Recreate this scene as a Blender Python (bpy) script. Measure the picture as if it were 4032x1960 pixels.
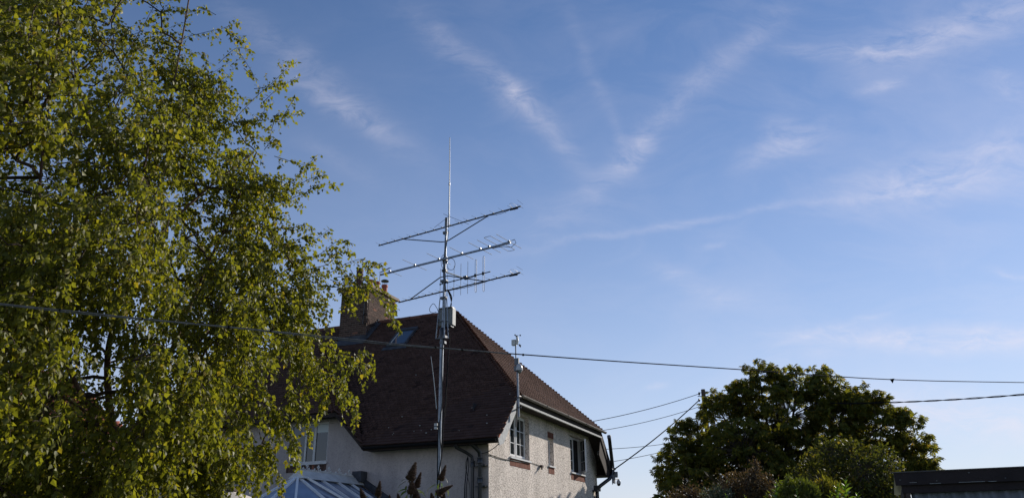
import bpy, bmesh, math, random
import numpy as np
from mathutils import Vector, Matrix
R = math.radians
rnd = random.Random(7)
rng = np.random.default_rng(11)
for o in list(bpy.data.objects): bpy.data.objects.remove(o)
SC = bpy.context.scene
COL = SC.collection

# ------------------------------------------------------------------ camera
FPX, CX, CY = 3029.0, 2016.0, 980.0
PITCH, ROLL, YAW = R(21.2), R(0.7), R(22.3)
CAM = np.array([0.0, 0.0, 1.6])
fwd = np.array([-math.sin(YAW)*math.cos(PITCH), math.cos(YAW)*math.cos(PITCH), math.sin(PITCH)])
_r = np.array([math.cos(YAW), math.sin(YAW), 0.0]); _u = np.cross(_r, fwd)
rgt = _r*math.cos(ROLL)-_u*math.sin(ROLL); upv = _u*math.cos(ROLL)+_r*math.sin(ROLL)
cd = bpy.data.cameras.new('camera'); cam = bpy.data.objects.new('camera', cd); COL.objects.link(cam)
cd.sensor_width = 36.0; cd.lens = 36.0*FPX/4032.0; cd.clip_end = 6000; cd.clip_start = 0.05
M = Matrix(((rgt[0], upv[0], -fwd[0], CAM[0]), (rgt[1], upv[1], -fwd[1], CAM[1]), (rgt[2], upv[2], -fwd[2], CAM[2]), (0, 0, 0, 1)))
cam.matrix_world = M
SC.camera = cam

# ------------------------------------------------------------------ sun, sky, exposure
SUN = Vector((1.0, 2.4, 1.2)).normalized()
sun_el = math.asin(SUN.z); sun_az = math.atan2(SUN.x, SUN.y)
sl = bpy.data.lights.new('sun', 'SUN'); sl.energy = 5.0; sl.angle = R(0.53); sl.color = (1.0, 0.93, 0.83)
so = bpy.data.objects.new('sun', sl); COL.objects.link(so)
so.rotation_euler = (-SUN).to_track_quat('-Z', 'Y').to_euler(); so.location = (30, 50, 60)
SC.view_settings.view_transform = 'Standard'; SC.view_settings.look = 'None'
SC.view_settings.exposure = 0.0; SC.view_settings.gamma = 1.0; SC.view_settings.use_curve_mapping = False

W = bpy.data.worlds.new('World'); SC.world = W; W.use_nodes = True
nt = W.node_tree; N = nt.nodes; L = nt.links
for n in list(N): N.remove(n)
def math_n(op, a, b=None, c=None, clamp=False):
    n = N.new('ShaderNodeMath'); n.operation = op; n.use_clamp = clamp
    for i, v in enumerate((a, b, c)):
        if v is None: continue
        if isinstance(v, (int, float)): n.inputs[i].default_value = v
        else: L.new(v, n.inputs[i])
    return n.outputs[0]
sky = N.new('ShaderNodeTexSky'); sky.sky_type = 'NISHITA'; sky.sun_disc = False
sky.sun_elevation = sun_el; sky.sun_rotation = sun_az
sky.altitude = 50; sky.air_density = 1.0; sky.dust_density = 0.05; sky.ozone_density = 5.0
tc = N.new('ShaderNodeTexCoord')
def dotn(vec):
    n = N.new('ShaderNodeVectorMath'); n.operation = 'DOT_PRODUCT'
    L.new(tc.outputs['Generated'], n.inputs[0]); n.inputs[1].default_value = tuple(float(q) for q in vec); return n.outputs['Value']
# the cirrus lies on a sheet high above: coordinates on that sheet seen from the ground
dx, dy, dz = dotn((1, 0, 0)), dotn((0, 1, 0)), dotn((0, 0, 1))
# gnomonic chart of the half of the sky the photograph faces (fixed world axes)
ax, ay, az_ = dotn(rgt), dotn(upv), dotn(fwd)
azs = math_n('MAXIMUM', az_, 0.05)
gx = math_n('DIVIDE', ax, azs); gy = math_n('DIVIDE', ay, azs)
comb = N.new('ShaderNodeCombineXYZ'); L.new(gx, comb.inputs[0]); L.new(gy, comb.inputs[1])
def noise(vec, scale, detail=4, rough=0.6, dist=0.0, sx=1, sy=1, rot=0):
    mp = N.new('ShaderNodeMapping'); L.new(vec, mp.inputs[0]); mp.inputs['Scale'].default_value = (sx, sy, 1); mp.inputs['Rotation'].default_value = (0, 0, rot)
    n = N.new('ShaderNodeTexNoise'); L.new(mp.outputs[0], n.inputs['Vector']); n.inputs['Scale'].default_value = scale
    n.inputs['Detail'].default_value = detail; n.inputs['Roughness'].default_value = rough; n.inputs['Distortion'].default_value = dist
    return n
wob = noise(comb.outputs[0], 5.0, 5, 0.6)
wv = N.new('ShaderNodeVectorMath'); wv.operation = 'SUBTRACT'; L.new(wob.outputs['Color'], wv.inputs[0]); wv.inputs[1].default_value = (0.5, 0.5, 0.5)
ws = N.new('ShaderNodeVectorMath'); ws.operation = 'SCALE'; L.new(wv.outputs[0], ws.inputs[0]); ws.inputs['Scale'].default_value = 0.055
wa = N.new('ShaderNodeVectorMath'); wa.operation = 'ADD'; L.new(comb.outputs[0], wa.inputs[0]); L.new(ws.outputs[0], wa.inputs[1])
P_ = wa.outputs[0]
sepP = N.new('ShaderNodeSeparateXYZ'); L.new(P_, sepP.inputs[0]); px_, py_ = sepP.outputs[0], sepP.outputs[1]
def g(x, y): return ((x-CX)/FPX, -(y-CY)/FPX)
# x0,y0 - x1,y1 - width - strength (cirrus bands and contrails)
STREAKS = [
    (960, 90, 1560, 560, 60, .15), (1180, 340, 1520, 530, 34, .20), (1680, 110, 2140, 480, 60, .20), (1990, 330, 2100, 450, 26, .30),
    (2100, 440, 2290, 640, 42, .14), (2300, 760, 3060, 60, 55, .20), (2440, 640, 2560, 560, 38, .24), (2330, 760, 2420, 690, 36, .10),
    (2950, 640, 3250, 500, 58, .30), (3150, 560, 3020, 480, 60, .16), (2240, 60, 2480, 640, 30, .08),
    (3080, 190, 3560, 215, 32, .20), (3480, 215, 4100, 10, 80, .34), (3400, 360, 3540, 335, 20, .34),
    (3350, 760, 4150, 560, 90, .34), (3560, 720, 4100, 720, 60, .16), (3900, 300, 4100, 420, 60, .20), (3900, 1050, 4120, 1075, 20, .10),
    (2150, 965, 3400, 770, 16, .17), (3120, 1350, 3450, 1240, 14, .22), (3250, 1335, 4250, 1325, 46, .60), (2900, 1470, 3300, 1400, 70, .12),
    (2540, 1515, 2620, 1500, 12, .16), (3300, 1610, 4250, 1630, 80, .50), (2600, 1060, 2950, 1200, 45, .20), (2780, 975, 2860, 968, 12, .15),
    (3950, 1060, 4060, 1070, 10, .15), (1220, 560, 1500, 700, 40, .08), (2000, 900, 2400, 820, 80, .07), (2600, 1720, 4200, 1700, 60, .10)]
acc = None
for x0, y0, x1, y1, w, s in STREAKS:
    a = g(x0, y0); b = g(x1, y1); d = (b[0]-a[0], b[1]-a[1]); ln = math.hypot(*d); ux, uy = d[0]/ln, d[1]/ln; wf = w/FPX
    rx = math_n('SUBTRACT', px_, (a[0]+b[0])/2); ry = math_n('SUBTRACT', py_, (a[1]+b[1])/2)
    t = math_n('ADD', math_n('MULTIPLY', rx, ux), math_n('MULTIPLY', ry, uy))
    p = math_n('ADD', math_n('MULTIPLY', rx, -uy), math_n('MULTIPLY', ry, ux))
    tq = math_n('POWER', math_n('ABSOLUTE', math_n('DIVIDE', t, ln*0.62)), 3.0)
    pq = math_n('POWER', math_n('ABSOLUTE', math_n('DIVIDE', p, wf)), 2.0)
    e = math_n('MULTIPLY', math_n('EXPONENT', math_n('MULTIPLY', math_n('ADD', tq, pq), -1.0)), s)
    acc = e if acc is None else math_n('ADD', acc, e)
fib = noise(P_, 12.0, 8, 0.68, 0.7, 1.0, 3.0, R(-38))
fib2 = noise(P_, 5.0, 6, 0.6, 0.8, 1.0, 2.2, R(25))
fmul = math_n('MULTIPLY', math_n('SUBTRACT', fib.outputs['Fac'], 0.30, clamp=True), 2.8)
acc = math_n('MULTIPLY', acc, fmul)
veil = math_n('MULTIPLY', math_n('SUBTRACT', fib2.outputs['Fac'], 0.42, clamp=True), 0.50)
# veil thickens towards the right-hand horizon, where the cirrus bank lies
side = math_n('MULTIPLY', math_n('ADD', gx, 0.45, clamp=True), 0.8)
acc = math_n('ADD', acc, math_n('MULTIPLY', veil, side))
front = math_n('GREATER_THAN', az_, 0.05)
acc = math_n('MULTIPLY', acc, front)
# the same kind of thin cirrus over the rest of the sky
zc = math_n('MAXIMUM', dz, 0.06); cs = N.new('ShaderNodeCombineXYZ')
L.new(math_n('DIVIDE', dx, zc), cs.inputs[0]); L.new(math_n('DIVIDE', dy, zc), cs.inputs[1])
far = noise(cs.outputs[0], 1.3, 7, 0.6, 0.6, 1, 2.4, R(30))
farv = math_n('MULTIPLY', math_n('SUBTRACT', far.outputs['Fac'], 0.5, clamp=True), 0.25)
acc = math_n('ADD', acc, math_n('MULTIPLY', farv, math_n('SUBTRACT', 1.0, front)))
low = math_n('POWER', math_n('SUBTRACT', 1.0, math_n('MAXIMUM', dz, 0.0)), 3.2)
acc = math_n('MINIMUM', acc, 0.8)
hs = N.new('ShaderNodeHueSaturation'); L.new(sky.outputs[0], hs.inputs['Color']); hs.inputs['Saturation'].default_value = 1.07; hs.inputs['Value'].default_value = 1.0
tint = N.new('ShaderNodeMix'); tint.data_type = 'RGBA'; tint.blend_type = 'MULTIPLY'; tint.inputs[0].default_value = 1.0
L.new(hs.outputs[0], tint.inputs[6]); tint.inputs[7].default_value = (1.10, 0.985, 0.99, 1)
mixc = N.new('ShaderNodeMix'); mixc.data_type = 'RGBA'; hz = N.new('ShaderNodeMix'); hz.data_type = 'RGBA'; L.new(math_n('MULTIPLY', low, 0.85), hz.inputs[0]); L.new(tint.outputs[2], hz.inputs[6]); hz.inputs[7].default_value = (5.9, 6.1, 7.0, 1)
L.new(acc, mixc.inputs[0]); L.new(hz.outputs[2], mixc.inputs[6]); mixc.inputs[7].default_value = (7.5, 7.1, 7.9, 1)
bg = N.new('ShaderNodeBackground'); L.new(mixc.outputs[2], bg.inputs[0]); bg.inputs[1].default_value = 0.115
ow = N.new('ShaderNodeOutputWorld'); L.new(bg.outputs[0], ow.inputs[0])

# ------------------------------------------------------------------ turning measurements into places
def ray(x, y): return fwd + rgt*(x-CX)/FPX - upv*(y-CY)/FPX
def onX(x, y, X): d = ray(x, y); return CAM + d*((X-CAM[0])/d[0])
def onY(x, y, Y): d = ray(x, y); return CAM + d*((Y-CAM[1])/d[1])
def onZ(x, y, Z): d = ray(x, y); return CAM + d*((Z-CAM[2])/d[2])
def dist(x, y, D): d = ray(x, y); return CAM + d*(D/math.hypot(d[0], d[1]))

# ------------------------------------------------------------------ materials
def principled(name, col, rough=0.6, metal=0.0, spec=0.5):
    m = bpy.data.materials.new(name); m.use_nodes = True
    b = m.node_tree.nodes['Principled BSDF']; b.inputs['Base Color'].default_value = (*col, 1)
    b.inputs['Roughness'].default_value = rough; b.inputs['Metallic'].default_value = metal; b.inputs['Specular IOR Level'].default_value = spec
    return m
def rough_mat(name, c1, c2, scale=8, rough=0.8, metal=0.0, bump=0.3, bscale=40, island=0.0, spec=0.4, bdist=0.02, c3=None, stain=0.0):
    """two colours mottled by noise, fine relief, optional random tone per piece"""
    m = principled(name, c1, rough, metal, spec); t = m.node_tree; n = t.nodes; b = n['Principled BSDF']
    tcx = n.new('ShaderNodeTexCoord'); nz = n.new('ShaderNodeTexNoise'); nz.inputs['Scale'].default_value = scale; nz.inputs['Detail'].default_value = 6
    t.links.new(tcx.outputs['Object'], nz.inputs['Vector'])
    rp = n.new('ShaderNodeValToRGB'); rp.color_ramp.elements[0].position = 0.35; rp.color_ramp.elements[1].position = 0.65
    rp.color_ramp.elements[0].color = (*c1, 1); rp.color_ramp.elements[1].color = (*c2, 1)
    t.links.new(nz.outputs['Fac'], rp.inputs[0]); out = rp.outputs[0]
    if island > 0:
        gm = n.new('ShaderNodeNewGeometry'); oi = n.new('ShaderNodeObjectInfo')
        ad = n.new('ShaderNodeMath'); ad.operation = 'ADD'; t.links.new(gm.outputs['Random Per Island'], ad.inputs[0]); t.links.new(oi.outputs['Random'], ad.inputs[1])
        fr = n.new('ShaderNodeMath'); fr.operation = 'FRACT'; t.links.new(ad.outputs[0], fr.inputs[0])
        mr = n.new('ShaderNodeMapRange'); mr.inputs[3].default_value = 1-island; mr.inputs[4].default_value = 1+island; t.links.new(fr.outputs[0], mr.inputs[0])
        mx = n.new('ShaderNodeVectorMath'); mx.operation = 'SCALE'; t.links.new(out, mx.inputs[0]); t.links.new(mr.outputs[0], mx.inputs['Scale']); out = mx.outputs[0]
        if c3:
            gt = n.new('ShaderNodeMath'); gt.operation = 'GREATER_THAN'; gt.inputs[1].default_value = 0.975; t.links.new(fr.outputs[0], gt.inputs[0])
            m3 = n.new('ShaderNodeMix'); m3.data_type = 'RGBA'; t.links.new(gt.outputs[0], m3.inputs[0]); t.links.new(out, m3.inputs[6]); m3.inputs[7].default_value = (*c3, 1); out = m3.outputs[2]
    t.links.new(out, b.inputs['Base Color'])
    if bump > 0:
        n2 = n.new('ShaderNodeTexNoise'); n2.inputs['Scale'].default_value = bscale; n2.inputs['Detail'].default_value = 4; t.links.new(tcx.outputs['Object'], n2.inputs['Vector'])
        bp = n.new('ShaderNodeBump'); bp.inputs['Strength'].default_value = bump; bp.inputs['Distance'].default_value = bdist
        t.links.new(n2.outputs['Fac'], bp.inputs['Height']); t.links.new(bp.outputs[0], b.inputs['Normal'])
    return m
def leaf_mat(name, c1, c2, trans=0.45, rough=0.38, warm=None, spec=0.5, tcol=None):
    m = principled(name, c1, rough, 0, spec); t = m.node_tree; n = t.nodes; b = n['Principled BSDF']; out = n['Material Output']
    gm = n.new('ShaderNodeNewGeometry'); oi = n.new('ShaderNodeObjectInfo')
    ad = n.new('ShaderNodeMath'); ad.operation = 'ADD'; t.links.new(gm.outputs['Random Per Island'], ad.inputs[0]); t.links.new(oi.outputs['Random'], ad.inputs[1])
    fr = n.new('ShaderNodeMath'); fr.operation = 'FRACT'; t.links.new(ad.outputs[0], fr.inputs[0])
    rp = n.new('ShaderNodeValToRGB'); e = rp.color_ramp.elements; e[0].color = (*c1, 1); e[1].color = (*c2, 1); e[1].position = 0.93
    if warm: k = e.new(0.975); k.color = (*warm, 1); e[-2].position = 0.93
    t.links.new(fr.outputs[0], rp.inputs[0]); t.links.new(rp.outputs[0], b.inputs['Base Color'])
    tr = n.new('ShaderNodeBsdfTranslucent')
    mu = n.new('ShaderNodeMix'); mu.data_type = 'RGBA'; mu.blend_type = 'MULTIPLY'; mu.inputs[0].default_value = 1
    t.links.new(rp.outputs[0], mu.inputs[6]); mu.inputs[7].default_value = (*(tcol or (1.9, 1.9, 0.7)), 1); t.links.new(mu.outputs[2], tr.inputs[0])
    mx = n.new('ShaderNodeMixShader'); mx.inputs[0].default_value = trans
    t.links.new(b.outputs[0], mx.inputs[1]); t.links.new(tr.outputs[0], mx.inputs[2]); t.links.new(mx.outputs[0], out.inputs[0])
    return m
def pebbledash(name, base, dark, strength, scale=26):
    m = principled(name, base, 0.9, 0, 0.2); t = m.node_tree; n = t.nodes; b = n['Principled BSDF']
    tcx = n.new('ShaderNodeTexCoord')
    nz = n.new('ShaderNodeTexNoise'); nz.inputs['Scale'].default_value = scale; nz.inputs['Detail'].default_value = 2.5; nz.inputs['Roughness'].default_value = 0.6; nz.inputs['Distortion'].default_value = 0.9
    t.links.new(tcx.outputs['Object'], nz.inputs['Vector'])
    big = n.new('ShaderNodeTexNoise'); big.inputs['Scale'].default_value = 0.8; big.inputs['Detail'].default_value = 6; big.inputs['Roughness'].default_value = 0.65; mpb = n.new('ShaderNodeMapping'); mpb.inputs['Scale'].default_value = (2.2, 2.2, 0.5); t.links.new(tcx.outputs['Object'], mpb.inputs[0]); t.links.new(mpb.outputs[0], big.inputs['Vector'])
    rp = n.new('ShaderNodeValToRGB'); rp.color_ramp.elements[0].position = 0.40; rp.color_ramp.elements[1].position = 0.52
    rp.color_ramp.elements[0].color = (*dark, 1); rp.color_ramp.elements[1].color = (*base, 1); t.links.new(nz.outputs['Fac'], rp.inputs[0])
    mr = n.new('ShaderNodeMapRange'); mr.inputs[1].default_value = 0.3; mr.inputs[2].default_value = 0.7; mr.inputs[3].default_value = 0.72; mr.inputs[4].default_value = 1.08; t.links.new(big.outputs['Fac'], mr.inputs[0])
    sc = n.new('ShaderNodeVectorMath'); sc.operation = 'SCALE'; t.links.new(rp.outputs[0], sc.inputs[0]); t.links.new(mr.outputs[0], sc.inputs['Scale'])
    t.links.new(sc.outputs[0], b.inputs['Base Color'])
    bp = n.new('ShaderNodeBump'); bp.inputs['Strength'].default_value = strength; bp.inputs['Distance'].default_value = 0.03
    t.links.new(nz.outputs['Fac'], bp.inputs['Height']); t.links.new(bp.outputs[0], b.inputs['Normal'])
    return m
def glass_mat(name, col=(0.02, 0.025, 0.03), rough=0.05):
    return principled(name, col, rough, 0.0, 0.8)

MT = dict(
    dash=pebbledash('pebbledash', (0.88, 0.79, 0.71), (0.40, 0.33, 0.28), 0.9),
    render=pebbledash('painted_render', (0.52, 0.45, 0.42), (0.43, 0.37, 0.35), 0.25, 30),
    tile=rough_mat('clay_tile', (0.070, 0.041, 0.033), (0.090, 0.053, 0.043), 3, 0.95, 0, 0.3, 60, 0.16, 0.05, c3=(0.045, 0.028, 0.025)),
    deck=rough_mat('roof_timber', (0.028, 0.020, 0.018), (0.05, 0.036, 0.03), 4, 0.9, 0, 0.2),
    bonnet=rough_mat('bonnet_tile', (0.13, 0.062, 0.047), (0.17, 0.082, 0.06), 5, 0.95, 0, 0.3, 50, 0.2, 0.05),
    redtile=rough_mat('red_tile', (0.30, 0.085, 0.045), (0.42, 0.14, 0.08), 3, 0.85, 0, 0.3, 60, 0.25, 0.2),
    brick=rough_mat('brick', (0.070, 0.042, 0.033), (0.115, 0.068, 0.052), 12, 0.9, 0, 0.5, 60, 0.30, 0.2, c3=(0.24, 0.10, 0.065)),
    redbrick=rough_mat('red_brick', (0.17, 0.065, 0.042), (0.24, 0.10, 0.07), 12, 0.9, 0, 0.5, 60, 0.2, 0.2),
    mortar=rough_mat('mortar', (0.22, 0.17, 0.135), (0.15, 0.12, 0.095), 20, 0.95, 0, 0.4),
    concrete=rough_mat('concrete', (0.36, 0.27, 0.20), (0.25, 0.19, 0.14), 9, 0.9, 0, 0.4, 30),
    lead=rough_mat('lead', (0.05, 0.052, 0.06), (0.085, 0.088, 0.10), 6, 0.8, 0.0, 0.3, 15, spec=0.1),
    greyboard=rough_mat('grey_paint', (0.30, 0.31, 0.32), (0.42, 0.43, 0.43), 9, 0.7, 0, 0.4, 20),
    clay=rough_mat('terracotta', (0.42, 0.13, 0.08), (0.30, 0.085, 0.055), 5, 0.75, 0, 0.3, 20),
    darkclay=rough_mat('dark_terracotta', (0.10, 0.04, 0.03), (0.07, 0.03, 0.025), 5, 0.75, 0, 0.3, 20),
    white=rough_mat('white_upvc', (0.72, 0.72, 0.72), (0.80, 0.80, 0.80), 3, 0.35, 0, 0.05, 10),
    offwhite=rough_mat('aged_white', (0.52, 0.51, 0.49), (0.64, 0.63, 0.61), 5, 0.5, 0, 0.1, 10),
    black=rough_mat('black_paint', (0.012, 0.012, 0.014), (0.02, 0.02, 0.022), 8, 0.3, 0, 0.2, 30, spec=0.6),
    cable=principled('cable_black', (0.012, 0.012, 0.014), 0.85, 0, 0.15),
    gcable=rough_mat('cable_grey', (0.11, 0.105, 0.10), (0.17, 0.165, 0.16), 30, 0.7, 0.0, 0.1, 60),
    glass=glass_mat('window_glass'), sky_glass=glass_mat('skylight_glass', (0.05, 0.07, 0.1), 0.04),
    polycarb=rough_mat('roof_polycarbonate', (0.17, 0.215, 0.30), (0.23, 0.28, 0.38), 4, 0.12, 0, 0.08, 6, spec=0.8),
    steel=rough_mat('galvanised_steel', (0.19, 0.215, 0.25), (0.30, 0.325, 0.36), 14, 0.42, 0.6, 0.1, 40),
    dullsteel=rough_mat('dull_steel', (0.13, 0.14, 0.16), (0.20, 0.21, 0.23), 14, 0.6, 0.3, 0.2, 40),
    alu=rough_mat('aluminium', (0.36, 0.36, 0.37), (0.44, 0.44, 0.45), 20, 0.5, 0.4, 0.05, 40),
    boom=rough_mat('weathered_boom', (0.045, 0.05, 0.06), (0.08, 0.085, 0.10), 20, 0.6, 0.2, 0.1, 40),
    boxgrey=rough_mat('enclosure_grey', (0.22, 0.23, 0.235), (0.28, 0.29, 0.29), 5, 0.6, 0, 0.1, 15),
    plastic=rough_mat('white_plastic', (0.44, 0.44, 0.44), (0.52, 0.52, 0.52), 5, 0.35, 0, 0.05, 15),
    wood=rough_mat('weathered_wood', (0.065, 0.045, 0.04), (0.10, 0.07, 0.06), 8, 0.85, 0, 0.5, 30),
    polewood=rough_mat('pole_wood', (0.07, 0.052, 0.042), (0.11, 0.085, 0.07), 8, 0.9, 0, 0.5, 30),
    fascia=rough_mat('dark_fascia', (0.022, 0.016, 0.018), (0.035, 0.025, 0.026), 5, 0.85, 0, 0.5, 14),
    corr=rough_mat('corrugated_sheet', (0.13, 0.155, 0.20), (0.20, 0.23, 0.28), 5, 0.5, 0.1, 0.2, 12),
    canvas=rough_mat('cream_canvas', (0.62, 0.55, 0.46), (0.68, 0.61, 0.52), 4, 0.9, 0, 0.1, 80),
    bark=rough_mat('birch_bark', (0.085, 0.042, 0.030), (0.17, 0.10, 0.075), 20, 0.8, 0, 0.6, 40),
    twig=rough_mat('twig_bark', (0.05, 0.032, 0.024), (0.08, 0.05, 0.036), 20, 0.8, 0, 0.2, 60),
    darkbark=rough_mat('dark_bark', (0.05, 0.04, 0.032), (0.08, 0.065, 0.05), 12, 0.9, 0, 0.7, 20),
    birch=leaf_mat('birch_leaf', (0.082, 0.092, 0.015), (0.205, 0.200, 0.028), 0.48, 0.50, warm=(0.26, 0.20, 0.03), spec=0.35),
    chest=leaf_mat('chestnut_leaf', (0.060, 0.074, 0.016), (0.118, 0.120, 0.025), 0.45, 0.6, warm=(0.24, 0.17, 0.03), spec=0.15, tcol=(2.6, 2.3, 0.8)),
    small=leaf_mat('glossy_leaf', (0.036, 0.047, 0.011), (0.072, 0.076, 0.017), 0.40, 0.6, warm=(0.16, 0.13, 0.03), spec=0.25, tcol=(2.4, 2.2, 0.8)),
    bright=leaf_mat('bright_leaf', (0.065, 0.12, 0.020), (0.11, 0.17, 0.028), 0.45, 0.4),
    golden=leaf_mat('golden_conifer', (0.065, 0.085, 0.015), (0.12, 0.14, 0.022), 0.35, 0.5),
    brown=leaf_mat('brown_seed_leaf', (0.055, 0.036, 0.020), (0.12, 0.088, 0.040), 0.3, 0.6, tcol=(1.4, 1.2, 0.8)),
    spike=rough_mat('dead_flower', (0.085, 0.048, 0.032), (0.16, 0.095, 0.06), 60, 0.95, 0, 1.0, 120, 0.3),
    greyleaf=leaf_mat('grey_leaf', (0.09, 0.11, 0.075), (0.13, 0.15, 0.10), 0.35, 0.5, tcol=(1.4, 1.5, 0.9)),
    moss=rough_mat('pale_lichen', (0.42, 0.42, 0.38), (0.5, 0.5, 0.45), 20, 0.95),
    grass=rough_mat('lawn', (0.05, 0.08, 0.02), (0.09, 0.11, 0.035), 3, 0.95, 0, 0.6, 30),
    blind=principled('roller_blind', (0.55, 0.60, 0.60), 0.7),
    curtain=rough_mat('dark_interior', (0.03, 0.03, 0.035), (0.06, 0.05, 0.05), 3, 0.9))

# ------------------------------------------------------------------ object helpers
WLOC = {}
def thing(name, label, cat, loc=(0, 0, 0), group=None):
    o = bpy.data.objects.new(name, None); COL.objects.link(o); o.location = loc; o.empty_display_size = 0.2
    WLOC[o.name] = np.array(loc, float); o['label'] = label; o['category'] = cat
    if group: o['group'] = group
    return o
class MB:
    def __init__(s): s.v = []; s.f = []
    def add(s, vs, fs):
        k = len(s.v); s.v += [tuple(float(c) for c in q) for q in vs]; s.f += [tuple(i+k for i in f) for f in fs]; return s
    def box(s, lo, hi, b=0):
        (x0, y0, z0), (x1, y1, z1) = lo, hi
        return s.add([(x0, y0, z0), (x1, y0, z0), (x1, y1, z0), (x0, y1, z0), (x0, y0, z1), (x1, y0, z1), (x1, y1, z1), (x0, y1, z1)],
                     [(0, 3, 2, 1), (4, 5, 6, 7), (0, 1, 5, 4), (1, 2, 6, 5), (2, 3, 7, 6), (3, 0, 4, 7)])
    def bar(s, a, b, w, h, up=(0, 0, 1)):
        a = np.array(a, float); b = np.array(b, float); d = b-a; d /= np.linalg.norm(d); up = np.array(up, float)
        x = np.cross(d, up); x /= np.linalg.norm(x); y = np.cross(x, d)
        vs = [p+x*i*w/2+y*j*h/2 for p in (a, b) for i, j in ((-1, -1), (1, -1), (1, 1), (-1, 1))]
        return s.add(vs, [(0, 1, 2, 3), (7, 6, 5, 4), (0, 4, 5, 1), (1, 5, 6, 2), (2, 6, 7, 3), (3, 7, 4, 0)])
    def tube(s, pts, r, n=8, caps=True):
        pts = [np.array(p, float) for p in pts]; rs = r if hasattr(r, '__len__') else [r]*len(pts)
        k = len(s.v); prev = None
        for i, p in enumerate(pts):
            t = pts[min(i+1, len(pts)-1)]-pts[max(i-1, 0)]; t = t/(np.linalg.norm(t)+1e-12)
            if prev is None:
                a = np.array((0, 0, 1.0)) if abs(t[2]) < .9 else np.array((1.0, 0, 0)); x = np.cross(t, a)
            else: x = prev-t*np.dot(prev, t)
            x /= np.linalg.norm(x); prev = x; y = np.cross(t, x)
            for j in range(n):
                a = 2*math.pi*j/n; q = p+(x*math.cos(a)+y*math.sin(a))*rs[i]; s.v.append(tuple(float(c) for c in q))
        for i in range(len(pts)-1):
            for j in range(n):
                a = k+i*n+j; b = k+i*n+(j+1) % n; s.f.append((a, b, b+n, a+n))
        if caps:
            s.f.append(tuple(k+j for j in range(n))[::-1]); e = k+(len(pts)-1)*n; s.f.append(tuple(e+j for j in range(n)))
        return s
    def lathe(s, base, prof, n=16, axis=(0, 0, 1)):
        """profile of (radius, height) swept about an axis"""
        ax_ = np.array(axis, float); ax_ /= np.linalg.norm(ax_)
        return s.tube([np.array(base)+ax_*h for _, h in prof], [max(r_, 1e-4) for r_, _ in prof], n)
    def prism(s, poly, off):
        """extrude a planar 3d polygon by a vector"""
        n = len(poly); off = np.array(off, float)
        vs = [np.array(p, float) for p in poly]+[np.array(p, float)+off for p in poly]
        return s.add(vs, [tuple(range(n))[::-1], tuple(range(n, 2*n))]+[(i, (i+1) % n, n+(i+1) % n, n+i) for i in range(n)])
    def ball(s, c, r, nu=12, nv=8, sc=(1, 1, 1)):
        k = len(s.v); c = np.array(c, float)
        for i in range(nv+1):
            th = math.pi*i/nv
            for j in range(nu):
                ph = 2*math.pi*j/nu; s.v.append(tuple(c+r*np.array((math.sin(th)*math.cos(ph)*sc[0], math.sin(th)*math.sin(ph)*sc[1], math.cos(th)*sc[2]))))
        for i in range(nv):
            for j in range(nu):
                a = k+i*nu+j; b = k+i*nu+(j+1) % nu; s.f.append((a, b, b+nu, a+nu))
        return s
def mesh_of(name, v, f, mat, smooth=False):
    me = bpy.data.meshes.new(name); me.from_pydata([tuple(p) for p in v], [], f); me.materials.append(mat)
    if smooth: me.shade_smooth()
    me.update(); return me
def place(name, me, parent=None, kind=None, loc=None, rot=None):
    o = bpy.data.objects.new(name, me); COL.objects.link(o)
    base = WLOC[parent.name] if parent is not None else np.zeros(3)
    if parent is not None: o.parent = parent
    w = np.array(loc, float) if loc is not None else base
    o.location = tuple(w-base); WLOC[o.name] = w
    if rot is not None: o.rotation_euler = rot
    if kind: o['kind'] = kind
    return o
def obj(name, mb, mat, parent=None, kind=None, smooth=False, label=None, fix=True):
    base = WLOC[parent.name] if parent is not None else np.zeros(3)
    v = [(p[0]-base[0], p[1]-base[1], p[2]-base[2]) for p in mb.v]
    me = mesh_of(name, v, mb.f, mat, smooth)
    if fix:
        bm = bmesh.new(); bm.from_mesh(me); bmesh.ops.recalc_face_normals(bm, faces=bm.faces); bm.to_mesh(me); bm.free()
    if smooth: me.set_sharp_from_angle(angle=R(40))
    o = place(name, me, parent, kind)
    if label: o['label'] = label
    return o
def tag(o, label, cat, group=None):
    o['label'] = label; o['category'] = cat
    if group: o['group'] = group
    return o
def np_mesh(name, verts, faces, mat, parent=None, kind=None, base=None):
    """verts (n,3), faces (m,k) arrays, all faces k-gons"""
    me = bpy.data.meshes.new(name); k = faces.shape[1]
    b = WLOC[parent.name] if parent is not None else np.zeros(3)
    vv = (verts-b).astype(np.float32)
    me.vertices.add(len(vv)); me.vertices.foreach_set('co', vv.ravel())
    me.loops.add(faces.size); me.loops.foreach_set('vertex_index', faces.astype(np.int32).ravel())
    me.polygons.add(len(faces)); me.polygons.foreach_set('loop_start', np.arange(0, faces.size, k, dtype=np.int32))
    me.materials.append(mat); me.update(calc_edges=True); me.validate()
    return place(name, me, parent, kind)

# ------------------------------------------------------------------ ground
gb = MB(); gs = 24; ext = 900
for i in range(gs+1):
    for j in range(gs+1):
        gb.v.append((-ext+2*ext*i/gs, -ext+2*ext*j/gs, 0.0))
for i in range(gs):
    for j in range(gs):
        a = i*(gs+1)+j; gb.f.append((a, a+gs+1, a+gs+2, a+1))
obj('ground', gb, MT['grass'], kind='structure', fix=False)

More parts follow.
